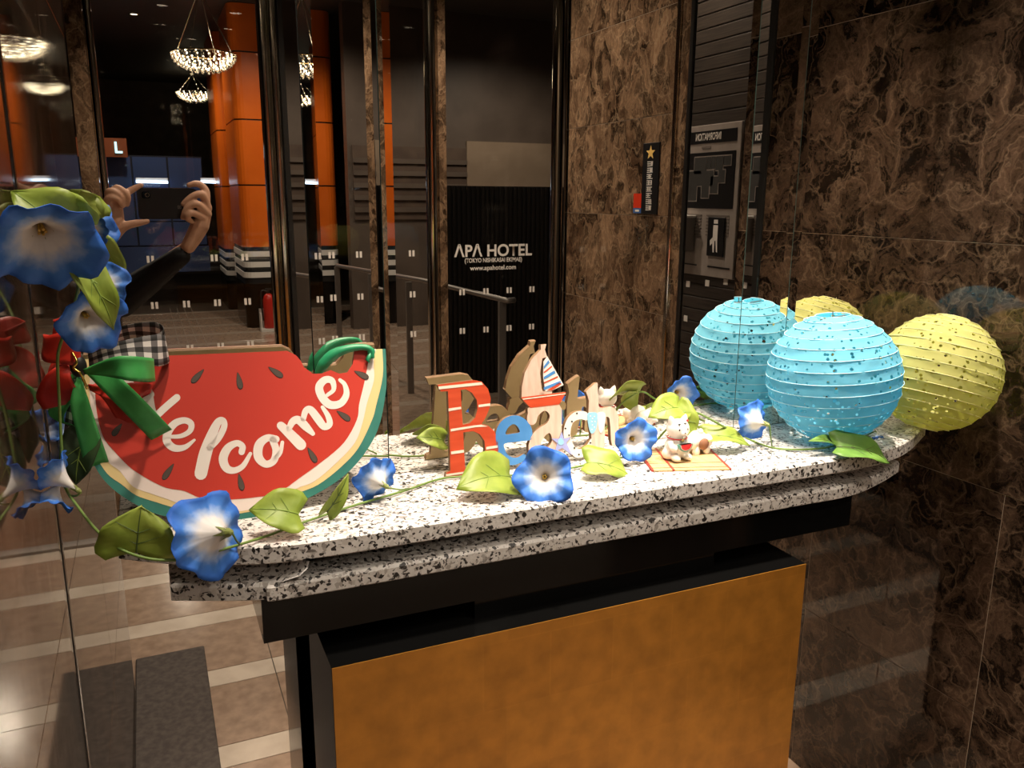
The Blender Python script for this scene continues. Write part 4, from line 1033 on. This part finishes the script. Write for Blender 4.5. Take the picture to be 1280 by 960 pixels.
sheet('checked_loop', [(110, 440, 1.158), (130, 432, 1.143), (160, 424, 1.133), (196, 418, 1.143), (205, 422, 1.168), (170, 430, 1.188), (125, 440, 1.178)], [(112, 462, 1.158), (135, 455, 1.138), (165, 452, 1.123), (198, 458, 1.133), (211, 452, 1.168), (175, 456, 1.188), (125, 460, 1.178)], 'gingham', uv=(11, 2.6))
sheet('checked_tail', [(92, 474, 1.140), (84, 505, 1.150), (80, 540, 1.160)], [(100, 476, 1.140), (98, 510, 1.150), (100, 545, 1.160)], 'gingham', uv=(4, 2))
bm = bmesh.new(); tube(bm, smooth_pts([onY(*p) for p in ((90, 440, 1.115), (96, 452, 1.108), (92, 460, 1.108), (100, 466, 1.106), (104, 474, 1.108), (109, 486, 1.110))], 5), .0016, 6); obj('gold_tie', bm, 'gold_wire', bow, True)
bm = bmesh.new(); sphere(bm, onY(98, 458, 1.122), (.010, .008, .014), 10, 8); obj('knot', bm, 'black_matt', bow, True)

# ================================================================== BAMBOO MAT AND CAT FIGURINES
fa, fb, bk = onZ(815, 590, ZC), onZ(914, 588, ZC), onZ(888, 561, ZC)
mx = (fb-fa); MW = mx.length; mx.normalize(); my = Vector((-mx.y, mx.x, 0)); MD = (bk-fb).dot(my)
matt = thing('bamboo_mat', 'small bamboo place mat with red sticks under the white cat figurines', 'mat', tuple(fa))
def mp_(u, v, z): return fa+mx*u+my*v+UP*z
def stick(bm, u0, u1, z0=.0004, z1=.0024):
    vs = [bm.verts.new(mp_(u, v, z)) for z in (z0, z1) for u, v in ((u0, 0), (u1, 0), (u1, MD), (u0, MD))]
    for q in ((0, 3, 2, 1), (4, 5, 6, 7), (0, 1, 5, 4), (1, 2, 6, 5), (2, 3, 7, 6), (3, 0, 4, 7)): bm.faces.new([vs[i] for i in q])
ns = 46; red_idx = {0, 12, ns-1}
bm = bmesh.new()
for k in range(ns):
    if k in red_idx: continue
    stick(bm, MW*k/ns+.0001, MW*(k+1)/ns-.0001)
o = obj('bamboo_stick', bm, 'bamboo', matt); o['kind'] = 'stuff'
for k in sorted(red_idx):
    bm = bmesh.new(); stick(bm, MW*k/ns-.0006, MW*(k+1)/ns+.0006, .0004, .0030); obj('red_stick', bm, 'bamboo_red', matt)
for v in (.10, .30, .70, .90):
    bm = bmesh.new(); tube(bm, [mp_(0, MD*v, .0026), mp_(MW, MD*v, .0026)], .0006, 5); obj('binding_thread', bm, 'thread', matt)

def cat(label, M, toppled=False, s=1.0):
    t = thing('cat_figurine', label, 'figurine', tuple(M.translation), 'white ceramic cats on the mat')
    def add(name, bm, m_, smooth=True, rem=0):
        bmesh.ops.transform(bm, matrix=M, verts=bm.verts[:]); o = obj(name, bm, m_, t, smooth)
        if rem:
            r_ = o.modifiers.new('blend', 'REMESH'); r_.mode = 'VOXEL'; r_.voxel_size = rem; r_.use_smooth_shade = True
            c_ = o.modifiers.new('soft', 'SMOOTH'); c_.iterations = 4
        return o
    bm = bmesh.new()
    sphere(bm, (0, .002, .018), (.0185, .0165, .0195), 20, 14)            # trunk
    sphere(bm, (0, -.001, .048), (.0185, .0165, .0158), 20, 14)           # head
    for sx in (-1, 1):
        sphere(bm, (sx*.0105, -.013, .0058), (.0070, .0105, .0058), 12, 8)  # feet
        sphere(bm, (sx*.0155, .002, .009), (.0075, .011, .009), 12, 8)      # haunches
        lathe(bm, [(.0068, 0), (.0045, .0065), (.0012, .0115), (0, .012)], 12, Matrix.Translation((sx*.0108, 0, .0585)) @ Matrix.Rotation(sx*.32, 4, 'Y'))
        tube(bm, [(sx*.016, -.004, .030), (sx*.0165, -.010, .022), (sx*.010, -.0165, .020)], [.0055, .0052, .0048], 10)
    sphere(bm, (0, .018, .010), (.005, .006, .005), 10, 8)                # tail
    sphere(bm, (0, -.0155, .0445), (.0062, .0045, .0042), 10, 8)          # muzzle
    add('cat_body', bm, 'ceramic_white', True, .0011)
    def dot(name, c, r, m_): bm = bmesh.new(); sphere(bm, c, r, 10, 6); add(name, bm, m_)
    dot('eye', (-.0072, -.0150, .0500), (.0016, .0012, .0020), 'dot_black'); dot('eye', (.0072, -.0150, .0500), (.0016, .0012, .0020), 'dot_black')
    dot('nose', (0, -.0197, .0462), (.0013, .0008, .0010), 'dot_black')
    dot('brow_spot', (-.006, -.0125, .0585), (.0022, .002, .0012), 'dot_black'); dot('brow_spot', (.004, -.0125, .0590), (.0024, .002, .0012), 'dot_black'); dot('brow_spot', (.0125, -.007, .0610), (.0016, .002, .0018), 'cat_red')
    # watermelon slice held on the belly
    def half(r, y, z): 
        return [Vector((r*math.cos(a), y, z+r*.92*math.sin(a))) for a in [PI+PI*k/14 for k in range(15)]]
    if not toppled:
        for nm, r, y, m_ in (('slice_rind', .0125, -.0235, 'cat_teal'), ('slice_white', .0108, -.0240, 'ceramic_white'), ('slice_flesh', .0098, -.0245, 'cat_red')):
            bm = bmesh.new(); plate(bm, [half(r, y, .0290)], Vector((0, .006, 0))); add(nm, bm, m_, False)
        dot('collar_bell', (0, -.0150, .0335), (.0026, .0022, .0026), 'star_yellow')
        bm = bmesh.new(); lathe(bm, [(.0150, .0335), (.0162, .0345), (.0150, .0355)], 20); add('collar', bm, 'cat_red')
    else:
        bm = bmesh.new(); lathe(bm, [(0, -.0016), (.0095, -.0016), (.0095, .0008), (0, .0008)], 18); add('base_hole', bm, 'ceramic_brown')
p = onZ(845, 573, ZC+.0030)
def turn(p, z, x=0, y=0, s=1): return Matrix.Translation(p) @ Euler((x, y, z)).to_matrix().to_4x4() @ Matrix.Scale(s, 4)
cat('white ceramic cat sitting upright holding a red watermelon slice', turn(p, .02, s=1.08))
p2 = onZ(879, 568, ZC+.003)+Vector((0, 0, .0185))
ax = (tocam(p2)*.8+RT*.55-UP*.22).normalized()     # the open base points at the viewer
zz = -ax; yy = (UP-zz*UP.dot(zz)).normalized(); xx = yy.cross(zz)
M2 = Matrix((xx, yy, zz)).transposed().to_4x4(); M2.translation = p2
cat('white ceramic cat toppled over, brown hole in its base facing out', M2 @ Matrix.Scale(1.04, 4), True)

# ================================================================== PHOTOGRAPHER AND PHONE
def hv(zx, zy, y): return V(120+zx/8, 220+zy/8, 2*D-y)
ph = thing('smartphone', 'black smartphone held sideways in both hands, seen in the mirror', 'phone', (.06, -.008, 1.39))
pa, pb = hv(400, 120, 0), hv(1030, 430, 0)
ctr = (pa+pb)/2; hw, hh = (pb.x-pa.x)/2, (pa.z-pb.z)/2
bm = bmesh.new(); prism(bm, rounded_rect(-hw, -hh, hw, hh, .010), -.0045, .0045)
bmesh.ops.transform(bm, matrix=Matrix.Translation((ctr.x, -.0095, ctr.z)) @ Matrix.Rotation(PI/2, 4, 'X'), verts=bm.verts[:]); obj('phone_body', bm, 'phone_black', ph)
bm = bmesh.new(); box(bm, (ctr.x-hw+.008, -.0125, ctr.z+hh), (ctr.x+hw-.02, -.0065, ctr.z+hh+.0012)); obj('metal_edge', bm, 'phone_edge', ph)
lc_ = hv(500, 190, 0); bm = bmesh.new(); prism(bm, rounded_rect(-.011, -.009, .011, .009, .006), 0, .0016)
bmesh.ops.transform(bm, matrix=Matrix.Translation((lc_.x, -.005, lc_.z)) @ Matrix.Rotation(-PI/2, 4, 'X'), verts=bm.verts[:]); lens = obj('camera_bump', bm, 'lens_glass', ph)
bm = bmesh.new(); lathe(bm, [(.0042, 0), (.0055, 0), (.0055, .0009), (.0042, .0009), (.0042, 0)], 18, Matrix.Translation((lc_.x+.003, -.0034, lc_.z)) @ Matrix.Rotation(-PI/2, 4, 'X')); obj('lens_ring', bm, 'phone_edge', lens)
lg = hv(835, 312, 0); bm = bmesh.new()
for a, b in (((-.0042, .0030), (.0042, .0042)), ((-.0042, -.0042), (.0042, -.0030)), ((-.0042, -.003), (-.003, .003)), ((.003, -.003), (.0042, .003)), ((-.0015, -.0015), (.0015, .0015))): box(bm, (lg.x+a[0], -.0050, lg.z+a[1]), (lg.x+b[0], -.0046, lg.z+b[1]))
obj('square_mark', bm, 'steel_grey', ph)

def chain(bm, pts, radii, seg=10, flat=1.0):
    pts = [Vector(p) for p in pts]
    n_ = 4; P = smooth_pts(pts, n_) if len(pts) > 2 else pts; R_ = []
    for i in range(len(P)):
        f = i/n_ if len(pts) > 2 else i; k = min(int(f), len(radii)-2); R_.append(radii[k]+(radii[k+1]-radii[k])*(f-k))
    tube(bm, P, R_, seg)
    sphere(bm, P[0], R_[0], seg, 8); sphere(bm, P[-1], R_[-1], seg, 8)
me_body = bmesh.new()
LW, RW = hv(95, 740, -.022), hv(925, 700, -.022)
# left hand: index along the top of the phone, thumb under it, the others curled
chain(me_body, [LW, hv(140, 590, -.02), hv(175, 450, -.018), hv(180, 330, -.016)], [0.0198, 0.0222, 0.0240, 0.0180])
chain(me_body, [hv(215, 560, -.018), hv(215, 420, -.016), hv(215, 300, -.014)], [0.0144, 0.0168, 0.0132])
chain(me_body, [hv(215, 310, -.014), hv(255, 205, -.010), hv(320, 160, -.008), hv(390, 122, -.008), hv(452, 92, -.008)], [0.0110, 0.0103, 0.0094, 0.0084, 0.0067])
chain(me_body, [hv(190, 300, -.014), hv(190, 130, -.002), hv(270, 150, .006), hv(315, 205, .004), hv(308, 280, -.002)], [0.0108, 0.0101, 0.0096, 0.0089, 0.0077])
chain(me_body, [hv(150, 310, -.014), hv(122, 165, .004), hv(195, 165, .012), hv(250, 215, .010), hv(262, 275, .002)], [0.0103, 0.0098, 0.0094, 0.0086, 0.0074])
chain(me_body, [hv(125, 330, -.012), hv(105, 245, .008), hv(165, 215, .016), hv(225, 245, .014), hv(262, 300, .004)], [0.0096, 0.0089, 0.0084, 0.0079, 0.0067])
chain(me_body, [hv(180, 600, -.018), hv(255, 520, -.014), hv(330, 488, -.010), hv(420, 470, -.008), hv(512, 452, -.008)], [0.0156, 0.0138, 0.0110, 0.0098, 0.0072])
# right hand: fingers round the end of the phone
chain(me_body, [RW, hv(985, 600, -.02), hv(1040, 490, -.018), hv(1085, 370, -.014)], [0.0198, 0.0228, 0.0252, 0.0192])
chain(me_body, [hv(1100, 300, -.012), hv(1100, 165, -.010), hv(1050, 92, -.008), hv(990, 78, -.008), hv(930, 92, -.008)], [0.0115, 0.0108, 0.0098, 0.0089, 0.0072])
chain(me_body, [hv(1120, 320, -.010), hv(1065, 190, .004), hv(1000, 190, .008), hv(930, 230, .006), hv(872, 280, .003)], [0.0115, 0.0108, 0.0098, 0.0091, 0.0072])
chain(me_body, [hv(1120, 380, -.008), hv(1020, 285, .010), hv(960, 290, .012), hv(900, 345, .009), hv(868, 415, .004)], [0.0110, 0.0106, 0.0096, 0.0089, 0.0072])
chain(me_body, [hv(1090, 430, -.006), hv(980, 372, .012), hv(925, 385, .014), hv(915, 425, .011), hv(955, 455, .006)], [0.0106, 0.0096, 0.0089, 0.0082, 0.0067])
chain(me_body, [hv(1030, 520, -.022), hv(1010, 430, -.028), hv(960, 360, -.026)], [0.0144, 0.0118, 0.0084])
# arms, neck, head, trunk, legs in one body
RE, LE = V(150, 376, 2.66), Vector((-.215, -.27, 1.10))
RS, LS = Vector((-.300, -.50, 1.305)), Vector((-.66, -.50, 1.305))
chain(me_body, [RW, RW.lerp(RE, .5), RE], [.0165, .028, .034]); chain(me_body, [RE, RE.lerp(RS, .5), RS], [.034, .040, .048])
chain(me_body, [LW, LW.lerp(LE, .5), LE], [.0165, .028, .034]); chain(me_body, [LE, LE.lerp(LS, .5), LS], [.034, .040, .048])
TC = Vector((-.48, -.52, 0))
chain(me_body, [TC+Vector((0, 0, .86)), TC+Vector((0, 0, 1.02)), TC+Vector((0, .01, 1.22)), TC+Vector((0, 0, 1.32))], [.125, .105, .125, .085])
chain(me_body, [LS, TC+Vector((0, 0, 1.33)), RS], [.05, .075, .05])
chain(me_body, [TC+Vector((0, 0, 1.33)), TC+Vector((0, .015, 1.45))], [.052, .050])
sphere(me_body, TC+Vector((0, .02, 1.555)), (.074, .092, .112), 20, 14); sphere(me_body, TC+Vector((0, .055, 1.495)), (.048, .050, .045), 14, 10)
tube(me_body, [TC+Vector((0, .105, 1.56)), TC+Vector((0, .126, 1.528))], [.008, .014], 8)
for sx in (-1, 1):
    sphere(me_body, TC+Vector((sx*.076, .012, 1.55)), (.010, .020, .031), 10, 8)
    chain(me_body, [TC+Vector((sx*.085, 0, .88)), TC+Vector((sx*.09, .01, .48)), TC+Vector((sx*.092, -.01, .09))], [.088, .060, .040])
    chain(me_body, [TC+Vector((sx*.092, -.03, .045)), TC+Vector((sx*.10, .14, .03))], [.036, .028])
person = obj('person', me_body, 'skin')
tag(person, 'person in black sleeves raising a phone, reflected at the left of the mirror', 'person')
r_ = person.modifiers.new('skin_blend', 'REMESH'); r_.mode = 'VOXEL'; r_.voxel_size = .0028; r_.use_smooth_shade = True
s_ = person.modifiers.new('soften', 'SMOOTH'); s_.iterations = 3
def garment(name, chains, m_, voxel=.010):
    bm = bmesh.new()
    for c_ in chains: chain(bm, *c_)
    o = obj(name, bm, m_, person)
    r_ = o.modifiers.new('blend', 'REMESH'); r_.mode = 'VOXEL'; r_.voxel_size = voxel; r_.use_smooth_shade = True
    return o
rc0 = hv(850, 800, -.03); lc0 = hv(100, 790, -.03)
garment('black_sweater', [
    ([rc0, rc0.lerp(RE, .5), RE], [.026, .040, .050]), ([RE, RE.lerp(RS, .5), RS], [.050, .058, .066]),
    ([lc0, lc0.lerp(LE, .5), LE], [.022, .038, .048]), ([LE, LE.lerp(LS, .5), LS], [.048, .055, .064]),
    ([TC+Vector((0, 0, .82)), TC+Vector((0, 0, 1.02)), TC+Vector((0, .01, 1.22)), TC+Vector((0, 0, 1.33))], [.145, .135, .142, .098]),
    ([LS, TC+Vector((0, 0, 1.335)), RS], [.064, .088, .064])], 'sweater_black', .006)
garment('trousers', [([TC+Vector((sx*.08, 0, .86)), TC+Vector((sx*.09, .01, .48)), TC+Vector((sx*.092, -.01, .11))], [.110, .080, .062]) for sx in (-1, 1)]+[([TC+Vector((-.06, 0, .90)), TC+Vector((.06, 0, .90))], [.115, .115])], 'trousers_dark')
for sx in (-1, 1):
    garment('shoe', [([TC+Vector((sx*.092, -.04, .046)), TC+Vector((sx*.098, .05, .046)), TC+Vector((sx*.104, .15, .036))], [.044, .044, .034])], 'shoe_black', .006)
    bm = bmesh.new(); sphere(bm, TC+Vector((sx*.030, .102, 1.563)), (.013, .008, .008), 10, 8); ey = obj('eye', bm, 'eye_white', person, True)
    bm = bmesh.new(); sphere(bm, TC+Vector((sx*.030, .1085, 1.563)), (.005, .003, .005), 8, 6); obj('iris', bm, 'dot_black', ey, True)
bm = bmesh.new(); sphere(bm, TC+Vector((0, .1015, 1.497)), (.020, .006, .006), 10, 6); obj('mouth', bm, 'lip', person, True)
bm = bmesh.new(); sphere(bm, TC+Vector((0, -.006, 1.585)), (.086, .096, .098), 18, 12); sphere(bm, TC+Vector((0, -.045, 1.50)), (.080, .060, .10), 16, 10); obj('hair', bm, 'hair_dark', person, True)
